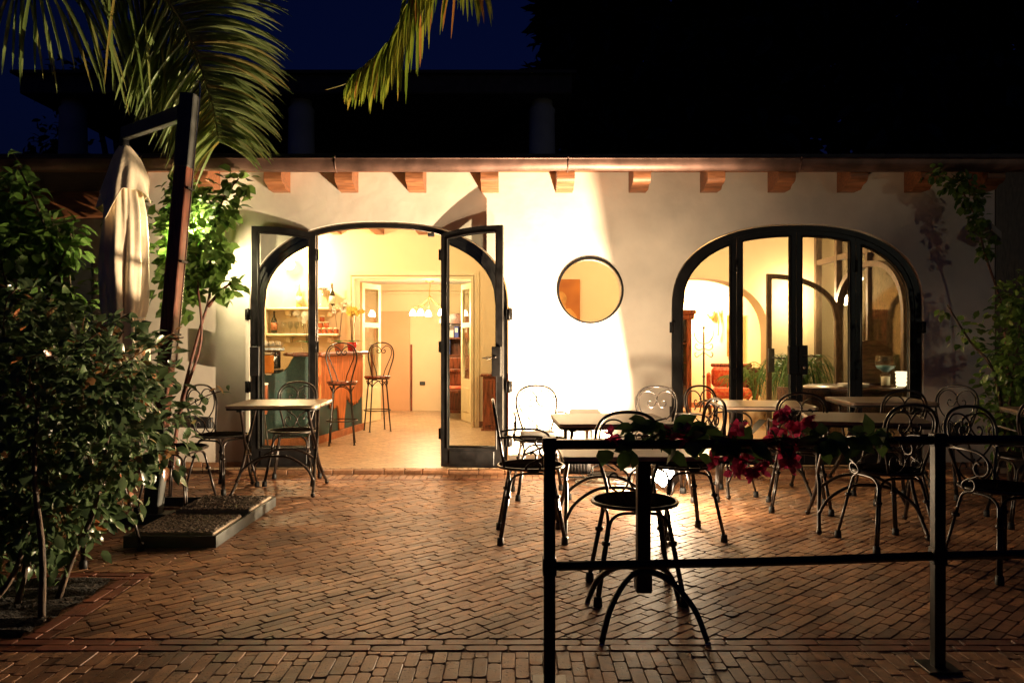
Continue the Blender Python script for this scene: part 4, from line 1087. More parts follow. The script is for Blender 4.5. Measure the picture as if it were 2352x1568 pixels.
# vine behind the parasol on the left
vz = Vector((-3.1, 5.6, 0))
v1 = empty('climbing_vine', vz, 0, 'dim tangled vine rising behind the hedge at the far left below the porch beam', 'vine')
foliage('foliage', M['leafV'], v1, [(-3.95, 6.5, 2.0, .40, .25, .28), (-4.08, 6.5, 2.5, .14, .12, .28), (-3.75, 6.6, 2.02, .26, .2, .16), (-3.75, 6.5, 1.5, .36, .25, .30), (-4.5, 6.5, 1.8, .4, .3, .7), (-3.75, 6.2, 1.15, .5, .3, .3), (-3.4, 7.15, 2.3, .3, .1, .2), (-4.3, 6.6, 2.25, .5, .2, .3)], 3000, (.07, .12), .78, 31, vz, shell=.3)
for pts in ([(-3.5, 6.55, 0), (-3.6, 6.5, .8), (-3.65, 6.5, 1.45), (-3.8, 6.5, 2.1), (-4.08, 6.5, 2.75)], [(-3.6, 6.7, 0), (-3.6, 6.65, .9), (-3.66, 6.6, 1.6), (-3.66, 6.6, 2.1)], [(-3.9, 6.5, 0), (-4.0, 6.5, 1), (-4.2, 6.5, 2.0)], [(-3.8, 6.5, 1.5), (-3.7, 6.5, 1.8), (-3.6, 6.5, 2.05)]):
    twig('stem', M['bark'], v1, pts, .018, .007, off=vz)

# vine round the lit wall lamp
vz = Vector((-2.62, 7.0, 0))
v2 = empty('climbing_vine', vz, 0, 'bright green vine backlit by the wall floodlight right of the parasol post', 'vine')
foliage('foliage', M['leafV'], v2, [(-2.70, 6.86, 2.20, .19, .09, .34), (-2.48, 6.84, 2.36, .16, .08, .20), (-2.36, 6.84, 2.56, .12, .06, .10), (-2.58, 6.84, 1.92, .17, .1, .22), (-2.46, 6.84, 1.67, .15, .08, .10), (-2.92, 7.06, 2.40, .16, .1, .30), (-2.98, 7.05, 1.9, .17, .12, .50),
        (-2.80, 6.86, 1.80, .12, .1, .34)], 1250, (.07, .125), .82, 41, vz, shell=.3)
for pts in ([(-2.95, 6.9, .0), (-2.88, 6.9, .6), (-2.72, 6.9, 1.25), (-2.62, 6.9, 1.6), (-2.6, 6.88, 2.0), (-2.5, 6.86, 2.4), (-2.35, 6.85, 2.6)], [(-2.98, 6.88, 0), (-2.84, 6.88, .7), (-2.68, 6.86, 1.2), (-2.70, 6.84, 1.7), (-2.75, 6.84, 2.3)], [(-2.62, 6.86, 1.5), (-2.5, 6.85, 1.64), (-2.38, 6.84, 1.72)]):
    twig('stem', M['redstem'], v2, pts, .017, .006, off=vz)

# right: bare-stemmed vine and bush
vz = Vector((4.15, 6.9, 0))
v3 = empty('climbing_vine', vz, 0, 'thin vine with a bare stem and leafy top at the right end of the wall', 'vine')
foliage('foliage', M['leafV'], v3, [(3.88, 6.95, 2.57, .16, .08, .09), (4.0, 6.95, 2.45, .13, .08, .12), (4.05, 6.95, 2.24, .08, .06, .14), (3.70, 6.98, 2.66, .12, .06, .05), (4.12, 6.93, 2.0, .07, .06, .12)], 330, (.05, .085), .78, 51, vz, shell=.2)
twig('stem', M['redstem'], v3, [(4.30, 6.85, 0), (4.28, 6.85, .8), (4.24, 6.9, 1.5), (4.12, 6.93, 1.95), (4.04, 6.95, 2.3), (3.90, 6.95, 2.56)], .014, .006, off=vz)
vz = Vector((4.2, 6.4, 0))
v4 = empty('bush', vz, 0, 'dark leafy bush cut by the right edge, its crown catching yellow light', 'bush')
foliage('foliage', M['leafV'], v4, [(4.12, 6.4, 1.50, .24, .28, .24), (4.15, 6.4, 1.05, .32, .3, .42), (4.0, 6.4, .6, .22, .25, .38), (3.72, 6.5, 1.26, .17, .08, .14), (3.58, 6.55, 1.45, .06, .05, .13)], 1500, (.05, .085), .72, 61, vz, shell=.35)
for pts in ([(4.0, 6.4, 0), (4.0, 6.4, .7), (4.1, 6.4, 1.4)], [(4.05, 6.45, 0), (3.92, 6.45, .9), (3.74, 6.5, 1.2), (3.58, 6.55, 1.5)], [(4.2, 6.4, 0), (4.22, 6.4, 1.2)]):
    twig('stem', M['bark'], v4, pts, .015, .006, off=vz)

# bougainvillea along the railing
bz = Vector((1.1, 2.87, .84))
bo_ = empty('bougainvillea', bz, 0, 'bougainvillea trailing along the top rail with crimson flowers and dark leaves', 'vine')
P2 = lambda px, py, dy=0: at(px, py, 2.85 + dy) - bz
sm = MB(); r = random.Random(9); lm = MB()
paths = [[P2(1385, 1012), P2(1450, 1000, -.02), P2(1540, 1004), P2(1620, 1000, .03), P2(1720, 1012), P2(1800, 1006, -.03), P2(1900, 1016), P2(2000, 1008, .02), P2(2040, 990)],
         [P2(1560, 1004), P2(1640, 1020), P2(1690, 1050, -.03), P2(1740, 1065)], [P2(1780, 1008), P2(1790, 980), P2(1820, 955)], [P2(1720, 1010), P2(1790, 1035, -.02), P2(1820, 1060)], [P2(1440, 1002), P2(1480, 975, -.02), P2(1530, 960)]]
for p in paths: sm.tube(p, .0035, 6, n=5)
sm.build('stem', M['redstem'], bo_)
for px, py, n, rad in ((1465, 985, 10, 22), (1505, 975, 9, 22), (1540, 985, 6, 18), (1612, 985, 4, 8), (1660, 1008, 6, 14), (1440, 1022, 5, 20), (1560, 1022, 5, 25), (1730, 1008, 4, 12), (1770, 1008, 4, 12), (1700, 1030, 5, 15), (1870, 1005, 5, 15), (1915, 1010, 8, 18), (1960, 1012, 6, 16), (2010, 1000, 8, 16), (2025, 985, 5, 12), (1880, 1030, 4, 14)):
    for _ in range(n):
        p = P2(px + r.gauss(0, rad), py + r.gauss(0, rad * .5), r.uniform(-.06, .06)); d = Vector((r.gauss(0, .8), r.gauss(-.2, .6), r.gauss(-.25, .6))).normalized(); l = r.uniform(.06, .105)
        lm.leaf(p, d, Vector((r.gauss(0, .4), r.gauss(-.6, .4), .9)), l, l * .72, r.random() * .9, .2, r.uniform(0, .35))
lm.build('foliage', leafmat('bougainvillea_leaf', (.012, .035, .008), (.045, .10, .02), None, .5, .3), bo_)
for px, py, k in ((1398, 1006, 1), (1556, 985, 2), (1578, 1000, 3), (1690, 985, 3), (1800, 948, 6), (1845, 968, 4), (1825, 985, 3), (1786, 1000, 3), (1810, 1022, 2), (1650, 1055, 3), (1690, 1070, 5), (1722, 1085, 6), (1745, 1060, 4), (1705, 1048, 3), (1800, 1062, 3), (1826, 1058, 3), (1808, 1035, 2)):
    m = MB()
    for _ in range(k + 2):
        c = P2(px + r.gauss(0, 9), py + r.gauss(0, 8), r.uniform(-.04, .03)); ax = Vector((r.gauss(0, 1), r.gauss(-.6, .6), r.gauss(-.2, .8))).normalized(); u = ax.orthogonal().normalized(); w_ = ax.cross(u)
        for q in range(3):
            a = q * 2.09 + r.random() * .4; d = (ax * .75 + u * math.cos(a) + w_ * math.sin(a)).normalized(); l = r.uniform(.030, .046)
            m.leaf(c, d, ax, l, l * .85, r.random(), .3, -.15)
        m.ball(c + ax * .014, .0035, 5)
    m.build('flower_cluster', M['petal'], bo_)

# palm: trunk beyond the left edge, fronds arching into view behind the parasol mast
pz = Vector((-5.2, 6.1, 0))
pa = empty('palm_tree', pz, 0, 'palm whose arching green fronds hang into the top of the view against the night sky', 'palm tree')
m = MB(); m.tube([(0, 0, -.02), (.03, 0, 1), (-.02, .02, 2.4), (0, 0, 3.7), (.02, 0, 4.3)], lambda t: .18 + .03 * math.sin(t * 60) * .3 - .03 * t, 12, n=10); m.build('trunk', M['bark'], pa)
def frond(name, path, Lf, mat, seed, spread, n, droopf, Wd, tgk=.65, part=(0.12, 1.0), rr=.016, flat=False):
    r = random.Random(seed); P = smooth_path([Vector(p) - pz for p in path], 14); K = len(P)
    fr_ = MB(); fr_.tube(P, lambda t: rr * (1 - t) + .0025, 6); ro = fr_.build(name, M['rachis'], pa)
    m = MB()
    for i in range(n):
        t = part[0] + (part[1] - part[0]) * i / (n - 1); f = t * (K - 1); a = int(min(K - 2, f)); p = P[a].lerp(P[a + 1], f - a); tg = (P[a + 1] - P[a]).normalized()
        side = tg.cross(Vector((0, 0, 1)));
        if side.length < .15: side = tg.cross(Vector((0, -1, 0)))
        side.normalize()
        if flat: side = (tg.cross(Vector((0, -1, 0))).normalized() + Vector((0, .25, 0))).normalized()
        for s in (1, -1):
            ln = Lf(t) * r.uniform(.85, 1.12)
            d0 = (side * s * spread(t) + tg * ((tgk * min(1, max(-.25, (t - .32) / .3))) if flat else tgk) + Vector((0, 0, .12)) + Vector((r.gauss(0, .12), r.gauss(0, .12), r.gauss(0, .08)))).normalized()
            pts = []; q = p.copy(); d = d0.copy(); S = 8
            for k in range(S + 1):
                pts.append(q.copy()); q += d * (ln / S); d = (d + Vector((r.gauss(0, .02), r.gauss(0, .02), -droopf * (.6 + .8 * k / S)))).normalized()
            m.strip(pts, Wd * r.uniform(.8, 1.15), up=Vector((.75 + .25 * s, -.6, -.1)), tint=r.random(), fold=.25)
    m.build('leaflets', mat, ro)
fpath = [pz + Vector((0, 0, 4.2)), (-4.6, 6.1, 4.35), at(30, -25, 6.0), at(220, -62, 6.05), at(345, -35, 6.1), at(410, 40, 6.15), at(452, 130, 6.2), at(487, 240, 6.25), at(503, 325, 6.3)]
frond('frond', fpath, lambda t: (2.5 * t - .02 if t < .34 else .90 * math.sin(PI * min(1, .27 + t * .66)) ** .6 + .06), M['leafP'], 3, lambda t: .95, 210, .115, .026, tgk=.55, part=(.08, 1.0), flat=True)
fpath2 = [pz + Vector((.05, .05, 4.35)), (-3.6, 6.0, 5.3), (-1.9, 6.0, 5.25), at(1020, -240, 6.0), at(1000, -140, 6.0), at(970, -45, 6.0), at(930, 55, 6.0), at(868, 140, 6.0), at(805, 187, 6.0), at(748, 207, 6.0)]
frond('frond', fpath2, lambda t: .58 if t < .66 else .58 - 1.7 * (t - .66), M['leafP2'], 8, lambda t: .36, 74, .46, .036, part=(.40, .86), rr=.012)
fpath3 = [pz + Vector((.05, .05, 4.38)), (-3.2, 5.8, 5.5), (-1.5, 5.9, 5.4), at(1020, -230, 5.9), at(1045, -140, 5.9), at(1055, -70, 5.9)]
frond('frond', fpath3, lambda t: .54, M['leafP2'], 12, lambda t: .4, 14, .38, .036, part=(.78, .98), rr=.013)

# trees against the sky
def tree(x, y, ells, n, label, seed, trunk_h, Lr=(.28, .55)):
    z0 = Vector((x, y, 0)); o = empty('tree', z0, 0, label, 'tree', 'dark trees behind the building')
    tr = MB(); r = random.Random(seed)
    tr.tube([(0, 0, -.2), (.1, 0, trunk_h * .4), (-.05, .1, trunk_h * .8), (.1, 0, trunk_h * 1.25)], lambda t: .22 * (1 - t) + .05, 9, n=6)
    for e in ells: tr.tube([(0, 0, trunk_h * r.uniform(.5, .9)), ((e[0] - x) * .5, (e[1] - y) * .5, (trunk_h + e[2]) / 2), (e[0] - x, e[1] - y, e[2])], lambda t: .09 * (1 - t) + .02, 6, n=4)
    tr.build('trunk', M['bark'], o)
    foliage('crown', M['leafD'], o, ells, n, Lr, .5, seed, z0, shell=.35)
tree(1.9, 18, [(1.4, 18, 8.2, .75, .8, 1.6), (2.3, 18, 8.9, .9, .9, 1.4), (1.2, 18, 6.7, .8, .8, .8), (.95, 17.8, 7.1, .5, .5, .4), (2.2, 18, 6.5, 1.1, 1, 1.6), (1.9, 18, 4.8, .9, .9, 1.3)], 7500, 'feathery dark tree just right of the terrace chimney', 71, 5)
tree(5.2, 17, [(4.2, 17, 7.6, 1.3, 1.2, 1.8), (5.6, 17, 8.4, 1.8, 1.4, 2.0), (5, 17, 5.6, 2.0, 1.4, 1.8), (3.6, 17, 5.0, 1.0, 1, 1.4)], 9500, 'tall black tree filling the sky above the right arch', 72, 5)
tree(8.6, 16, [(8, 16, 6.8, 1.8, 1.4, 2.2), (9.6, 16, 7.4, 1.8, 1.4, 2.2), (8.6, 16, 4.4, 2.2, 1.4, 1.8), (10.6, 16, 4.6, 1.6, 1.4, 2.2)], 9500, 'broad black tree in the top right corner', 73, 4)
tree(-11.3, 23, [(-11.8, 23, 8.6, 1.5, 1.2, .8), (-10.6, 23, 9.4, 1.2, 1, .6), (-12.6, 23, 8.2, .9, .9, .5), (-10.6, 23, 8.3, 1.2, 1, .6)], 1500, 'small flat-crowned dark tree behind the palm frond at the left', 74, 7, (.14, .28))
tree(-9.2, 15, [(-9.0, 15, 4.4, .5, .5, .4), (-8.6, 15, 5.0, .4, .4, .4), (-9.5, 15, 3.7, .7, .6, .5), (-8.2, 15, 4.5, .4, .4, .6)], 700, 'low dark shrub tree left of the terrace columns', 75, 3, (.12, .24))

# ------------------------------------------------------------------ inside the bar
bc = empty('bar_counter', (-2.2, 9.2, FL), 0, 'teal bar counter with a copper-coloured wooden front, curved cut-out and wood top', 'counter')
bo0 = Vector((-2.2, 9.2, FL))
# near teal front, its top swooping up
A_, B_ = Vector((-3.25, 8.42, 0)), Vector((-2.22, 9.02, 0))
dv = (B_ - A_); ln = dv.length; MM = Matrix.Translation(A_ - bo0 + Vector((0, 0, FL))) @ Matrix.Rotation(math.atan2(dv.y, dv.x), 4, 'Z')
def swoop(t):
    q = max(0, min(1, (t - .60) / .18)); return .80 + .19 * (1 - math.sqrt(max(0, 1 - q * q)))
sw = [(0, .0)] + [(ln * t, swoop(t)) for t in [i / 40 for i in range(41)]] + [(ln, 0)]
shape('front_panel', sw, [], 0, .06, M['teal'], bc, M=MM)
m = MB(); m.box(0, ln, -.014, -.001, .001, .085, M=MM); m.build('skirting', M['terrac'], bc)
m = MB(); m.box(ln * .76, ln + .06, -.06, .34, .992, 1.03, .012, M=MM); m.build('counter_top', M['mahog'], bc)
m = MB(); m.box(0, ln * .74, .061, .5, .76, .79, .006, M=MM); m.build('work_top', M['tanwood'], bc)
C_ = Vector((-1.99, 10.55, 0)); dv = C_ - B_; l2 = dv.length; M2 = Matrix.Translation(B_ - bo0 + Vector((0, 0, FL))) @ Matrix.Rotation(math.atan2(dv.y, dv.x), 4, 'Z')
m = MB(); m.box(.01, l2, .0, .06, 0, .99, M=M2); m.box(l2 - .06, l2, .061, .5, 0, .99, M=M2); m.build('side_panel', M['teal'], bc)
# dripping wooden veneer with a tree-like trunk
r = random.Random(17); dp = [(.02, .985)]
x = .02; low = []
while x < l2 - .02: low.append((x, .42 + .05 * math.sin(x * 9) + r.uniform(-.04, .03))); x += .02
lowp = []
for x, z in low:
    if .62 < x < .92:
        e = abs(x - .77); z = .0 + .09 if e < .09 else (.40 - (.15 - e) * 2.4 if e < .15 else z)
    lowp.append((x, z))
dpoly = [(.02, .985)] + lowp + [(l2 - .02, .985)]
shape('wood_veneer', dpoly, [], -.022, -.001, pbr('copper_veneer', (.66, .20, .055), .4, var=.35, scale=5, stretch=(12, 12, 1)), bc, M=M2)
m = MB(); m.box(-.04, l2 + .08, -.09, .36, .992, 1.035, .014, M=M2); m.build('counter_top', M['mahog'], bc)
m = MB(); m.box(.0, l2, -.036, -.023, .001, .085, M=M2); m.build('skirting', M['terrac'], bc)

def make_stool():
    root = empty('bar_stool'); H = .70
    m = MB(); m.lathe([(.001, H - .012), (.165, H - .012), (.172, H), (.165, H + .014), (.001, H + .017)], 0, 0, 0, 24); m.build('seat', M['mahog'], root)
    m = MB(); m.tube([(.15 * math.cos(a), .15 * math.sin(a), H - .022) for a in [2 * PI * i / 28 for i in range(29)]], .009, 6, cap=False)
    for k in range(4):
        a0, a1 = PI / 4 + k * PI / 2, PI / 4 + (k + 1) * PI / 2
        m.tube([(.135 * math.cos(a), .135 * math.sin(a), H - .13 + .085 * math.sin(PI * (a - a0) / (a1 - a0)) ** .7) for a in [a0 + (a1 - a0) * i / 10 for i in range(11)]], .006, 6)
    m.build('seat_frame', M['iron'], root)
    m = MB(); m.tube([(.172 * math.cos(a), .172 * math.sin(a), .27) for a in [2 * PI * i / 28 for i in range(29)]], .007, 6, cap=False); m.build('foot_ring', M['iron'], root)
    for k in range(4):
        a = PI / 4 + k * PI / 2; m = MB(); m.tube([(.13 * math.cos(a), .13 * math.sin(a), H - .02), (.15 * math.cos(a), .15 * math.sin(a), .45), (.195 * math.cos(a), .195 * math.sin(a), .008)], .009, 7, n=4); m.lathe([(.016, 0), (.016, .006)], .195 * math.cos(a), .195 * math.sin(a), 0, 8); m.build('leg', M['iron'], root)
    m = MB(); bk = lambda x, z: Vector((x, .13 + (z - H) * .16, z))
    hp = [(.10, H), (.125, H + .10), (.158, H + .22), (.165, H + .30), (.14, H + .385), (.08, H + .43), (0, H + .445)]
    m.tube([bk(x, z) for x, z in hp] + [bk(-x, z) for x, z in hp[::-1][1:]], .0085, 7, n=4); m.build('back_frame', M['iron'], root)
    m = MB()
    for s in (1, -1):
        m.tube([bk(s * x, z) for x, z in ((.04, H), (.06, H + .09), (.10, H + .19), (.135, H + .29), (.125, H + .37), (.075, H + .405), (.03, H + .385), (.003, H + .345), (.02, H + .315), (.045, H + .318), (.055, H + .342), (.040, H + .355), (.030, H + .342))], .006, 6, n=4)
    m.build('back_scroll', M['iron'], root)
    return root
s1 = make_stool(); s1.location = (-1.92, 9.0, FL); s1.rotation_euler = (0, 0, math.radians(-170)); tag(s1, 'nearer iron bar stool with a scroll back at the wooden bar front', 'bar stool', 'bar stools')
s2 = copy_tree(s1); s2.location = (-1.75, 10.35, FL); s2.rotation_euler = (0, 0, math.radians(-155)); tag(s2, 'farther iron bar stool standing by the cream doorway', 'bar stool', 'bar stools')

def shelf(z, label):
    o = empty('wall_shelf', (-2.85, BY, z), 0, label, 'shelf', 'bar shelves')
    m = MB(); m.box(-.43, .54, -.20, -.002, -.035, 0, .012); m.build('board', M['cream'], o)
    for x in (-.16, .40):
        m = MB(); m.box(x - .03, x + .03, -.12, -.002, -.12, -.036, .012); m.build('shelf_bracket', M['cream'], o)
shelf(1.655, 'upper cream shelf carrying wine bottles'); shelf(1.305, 'lower cream shelf carrying jars and glasses')
def bottle(p, h, r, mat, lab, label):
    o = empty('wine_bottle', p, 0, label, 'bottle', 'bottles in the bar')
    m = MB(); m.lathe([(r * .9, 0), (r, .01), (r, h * .55), (r * .85, h * .64), (r * .36, h * .74), (r * .34, h), (r * .2, h + .004)], 0, 0, 0, 14); m.build('body', mat, o)
    m = MB(); m.lathe([(r * 1.03, h * .16), (r * 1.03, h * .48)], 0, 0, 0, 14); m.build('paper_label', lab, o)
bottle((-2.42, BY - .10, 1.655), .32, .040, M['bottle'], M['label'], 'dark wine bottle with a white label at the right end of the upper shelf')
bottle((-2.86, BY - .10, 1.655), .31, .038, M['bottleL'], M['label'], 'pale yellow bottle on the upper shelf')
bottle((-3.19, BY - .12, 1.305), .30, .040, M['bottle'], M['terrac'], 'dark wine bottle at the left end of the lower shelf')
o = empty('glass_jar', (-2.56, BY - .10, 1.655), 0, 'tall clear glass canister on the upper shelf', 'jar'); m = MB(); m.lathe([(.075, 0), (.08, .01), (.08, .23), (.075, .24)], 0, 0, 0, 18); m.build('body', M['glassD'], o); m = MB(); m.lathe([(.082, .241), (.082, .262), (.02, .266)], 0, 0, 0, 18); m.build('lid', M['chrome'], o)
k = 0
for row, (zz, xs) in enumerate(((0, (-2.60, -2.52, -2.44, -2.36)), (.082, (-2.57, -2.49)), (.164, (-2.55,)))):
    for x in xs:
        o = empty('jam_jar', (x, BY - .11, 1.305 + zz), 0, 'small amber jam jar with a cloth lid in the pile on the lower shelf', 'jar', 'jam jars on the lower shelf')
        m = MB(); m.lathe([(.030, 0), (.034, .006), (.034, .05), (.028, .058)], 0, 0, 0, 12); m.build('body', M['amber'], o); m = MB(); m.lathe([(.030, .0585), (.040, .064), (.030, .079), (.001, .0805)], 0, 0, 0, 12); m.build('lid', M['cream'], o)
for i in range(8):
    o = empty('drinking_glass', (-3.08 + (i % 4) * .085 + (i // 4) * .03, BY - .06 - (i // 4) * .08, 1.305), 0, 'clear stemmed glass in the rows on the lower shelf', 'glass', 'glasses on the lower shelf')
    m = MB(); m.lathe([(.028, 0), (.004, .006), (.004, .06), (.026, .085), (.034, .13), (.030, .16)], 0, 0, 0, 12); m.build('bowl', M['glassD'], o)
# on the work top
cm = empty('coffee_machine', (-2.80, 9.02, .83), math.radians(30), 'chrome coffee machine behind the cut-out of the bar', 'coffee machine')
m = MB(); m.box(-.19, .19, -.10, .20, 0, .06, .01); m.box(-.19, .19, .04, .20, .061, .26, .01); m.build('body', M['chrome'], cm); m = MB(); m.box(-.20, .20, -.12, .21, .262, .31, .012); m.build('cup_tray', M['chrome'], cm)
for x in (-.08, .09):
    m = MB(); m.lathe([(.03, .20), (.035, .22), (.03, .259)], x, -.03, 0, 12); m.tube([(x, -.05, .22), (x, -.19, .21)], .012, 8); m.build('brew_head', M['rubber'], cm)
for i in range(5):
    o = empty('coffee_cup', (-2.93 + i * .062, 8.98 + i * .036, 1.142), 0, 'cream coffee cup upside down on the coffee machine', 'cup', 'cups on the coffee machine'); m = MB(); m.lathe([(.040, 0), (.036, .035), (.022, .062), (.001, .063)], 0, 0, 0, 12); m.build('bowl', M['white'], o)
    m = MB(); m.tube([(.037, 0, .012), (.055, 0, .02), (.050, 0, .042), (.033, 0, .042)], .004, 5, n=3); m.build('cup_handle', M['white'], o)
jd = empty('juice_dispenser', (-2.70, 8.80, .83), 0, 'tall orange juice tank at the bar cut-out', 'juice dispenser'); m = MB(); m.box(-.055, .055, -.055, .055, .02, .22, .012); m.build('tank', M['orange'], jd); m = MB(); m.box(-.062, .062, -.062, .062, .2205, .25, .008); m.box(-.06, .06, -.06, .06, 0, .0195); m.build('casing', M['chrome'], jd)
for i in range(4):
    o = empty('paper_cup', (-2.98 + i * .05, 8.66 + i * .028, .83), 0, 'white tumbler standing at the left end of the bar work top', 'cup', 'tumblers on the work top'); m = MB(); m.lathe([(.022, 0), (.032, .095), (.028, .0955), (.001, .012)], 0, 0, 0, 12); m.build('body', M['white'], o)

def orchid(loc, label, petals, potmat, stems, hgt, seed, leaves=True):
    r = random.Random(seed); o = empty('orchid', loc, 0, label, 'orchid', None)
    m = MB(); m.lathe([(.045, 0), (.058, .06), (.066, .11), (.058, .112), (.001, .10)], 0, 0, 0, 16); m.build('pot', potmat, o)
    st_ = MB(); fl_ = MB()
    for k in range(stems):
        a = r.random() * 6.3; tx, ty = r.uniform(-.13, .13), r.uniform(-.05, .05)
        pts = [Vector((0, 0, .10)), Vector((tx * .3, ty * .3, hgt * .5)), Vector((tx * .7, ty * .7, hgt * .85)), Vector((tx * 1.3, ty, hgt * r.uniform(.9, 1.05)))]
        st_.tube(pts, .003, 5, n=5); P = smooth_path(pts, 6)
        for q in range(7):
            c = P[-1 - q] + Vector((r.gauss(0, .018), r.gauss(0, .018), r.gauss(0, .015))); ax = Vector((r.gauss(0, .4), -1, r.gauss(0, .3))).normalized(); u = ax.orthogonal().normalized(); w_ = ax.cross(u)
            for f in range(5):
                b_ = f * 1.257 + r.random() * .3; fl_.leaf(c, (u * math.cos(b_) + w_ * math.sin(b_) + ax * .25).normalized(), ax, .036, .030, r.random(), .1, .05)
    st_.build('stem', M['bark'], o); fl_.build('flower', petals, o)
    lm = MB()
    for k in range(6):
        a = k * 1.05; d = Vector((math.cos(a), math.sin(a), .5)); lm.leaf(Vector((0, 0, .105)), d, Vector((0, 0, 1)), .14, .05, r.random(), .2, .35)
    lm.build('foliage', M['leafI'], o)
orchid((-2.33, 9.05, 1.072), 'white orchid with trailing roots in a glass pot on the bar corner', M['orchid'], M['glassD'], 4, .46, 5)
orchid((-2.02, 10.05, 1.078), 'yellow orchid in a red pot on the far end of the bar', M['orchidY'], M['redpot'], 4, .56, 6)
orchid((-2.14, 9.85, 1.078), 'white orchid in a terracotta pot between bar stool and doorway', M['orchid'], M['terrac'], 3, .60, 7)
dr = empty('drum_tin', (-2.60, 8.10, FL), 0, 'small red drum with a pale top behind the left glass leaf', 'drum'); m = MB(); m.lathe([(.10, .42), (.115, .46), (.115, .70), (.11, .72)], 0, 0, 0, 20); m.build('shell', M['mahog'], dr); m = MB(); m.lathe([(.116, .7205), (.116, .735), (.001, .738)], 0, 0, 0, 20); m.build('skin', M['paper'], dr)
for a in (0, 2.1, 4.2):
    m = MB(); m.tube([(.08 * math.cos(a), .08 * math.sin(a), .42), (.13 * math.cos(a), .13 * math.sin(a), .001)], .009, 6); m.build('leg', M['iron'], dr)
# chest by the back wall
cd = empty('wooden_chest', (-.12, BY - .24, FL), 0, 'reddish wooden cabinet against the back wall behind the right glass leaf', 'cabinet')
m = MB(); m.box(-.26, .26, -.20, .20, .03, .70, .006); m.build('carcass', M['mahog'], cd); m = MB(); m.box(-.29, .29, -.225, .21, .701, .735, .008); m.build('cabinet_top', M['mahog'], cd); m = MB(); m.box(-.28, .28, -.22, .20, 0, .0295); m.build('plinth', M['mahog'], cd)
for x in (-.128, .128):
    m = MB(); m.box(x - .112, x + .112, -.212, -.201, .07, .66, .004); d_ = m.build('cabinet_door', M['mahog'], cd); m = MB(); m.ball((x - .085 if x > 0 else x + .085, -.222, .38), .010, 8); m.build('knob', M['brass'], d_)
# hall bookcase, folders, table, chair
bk_ = empty('bookcase', (-.60, 13.05, FL), 0, 'arched dark wood bookcase with coloured folders in the hall', 'bookcase')
m = MB(); m.box(-.55, -.51, -.16, .16, 0, 1.45); m.box(.51, .55, -.16, .16, 0, 1.45); m.box(-.509, .509, .13, .16, 0, 1.45)
for z in (.0, .62, .92, 1.2): m.box(-.509, .509, -.15, .129, z, z + .025)
m.build('carcass', M['mahog'], bk_)
shape('arched_crown', [(-.58, 1.451), (.58, 1.451), (.58, 1.50)] + [(.58 * math.cos(a), 1.50 + .13 * math.sin(a)) for a in [PI * i / 16 for i in range(1, 16)]] + [(-.58, 1.50)], [], -.18, .15, M['mahog'], bk_)
for i, (x, mt, z, h) in enumerate(((-.44, 'blue', .945, .24), (-.30, 'blue', 1.225, .18), (-.08, 'greenc', .945, .22), (.02, 'greenc', .945, .23), (-.38, 'paper', 1.225, .12), (.10, 'redpot', 1.225, .2), (.30, 'blue', 1.225, .19), (.35, 'paper', .945, .22), (-.15, 'amber', 1.225, .17))):
    o = empty('folder', (-.60 + x, 13.0, FL + z), 0, {'blue': 'blue ring folder on a bookcase shelf', 'greenc': 'green folder on the middle bookcase shelf', 'paper': 'white paper box on a bookcase shelf', 'redpot': 'red folder on the top bookcase shelf', 'amber': 'brown book on the top bookcase shelf'}[mt], 'folder', 'folders in the hall bookcase')
    m = MB(); m.box(-.035, .035, -.1, .1, 0, h, .004); m.build('cover', M[mt], o)
    m = MB(); m.box(-.022, .022, -.104, -.1005, h * .45, h * .85); m.build('spine_label', M['paper'], o)
ht = empty('hall_table', (-.62, 12.35, FL), 0, 'dark red wooden table in the hall', 'table'); m = MB(); m.box(-.45, .45, -.25, .25, .70, .74, .006); m.build('table_top', M['mahog'], ht)
for x in (-.4, .4):
    for y in (-.2, .2):
        m = MB(); m.box(x - .03, x + .03, y - .03, y + .03, 0, .699); m.build('leg', M['mahog'], ht)
m = MB(); m.box(-.42, .42, -.22, .22, .58, .699); m.build('apron', M['mahog'], ht)
hc = empty('dining_chair', (-.78, 11.95, FL), 0, 'wooden chair with a striped red cushion at the hall table', 'chair'); m = MB(); m.box(-.20, .20, -.19, .19, .40, .44, .006); m.build('seat', M['mahog'], hc); m = MB(); m.box(-.19, .19, -.18, .18, .441, .49, .02); m.build('cushion', M['red'], hc)
for x in (-.18, .18):
    for y in (-.17, .17):
        m = MB(); m.box(x - .018, x + .018, y - .018, y + .018, 0, .399); m.build('leg', M['mahog'], hc)
m = MB(); m.box(-.20, .20, .17, .20, .50, .92, .01); m.build('backrest', M['mahog'], hc)
wsk = empty('wall_socket', (-1.50, 13.34, .50), 0, 'small dark wall socket in the hall', 'socket'); m = MB(); m.box(-.045, .045, -.012, 0, -.03, .03, .003); m.build('plate', M['rubber'], wsk); m = MB(); m.box(-.03, .03, -.016, -.0125, -.018, .018); m.build('insert', M['galv'], wsk)

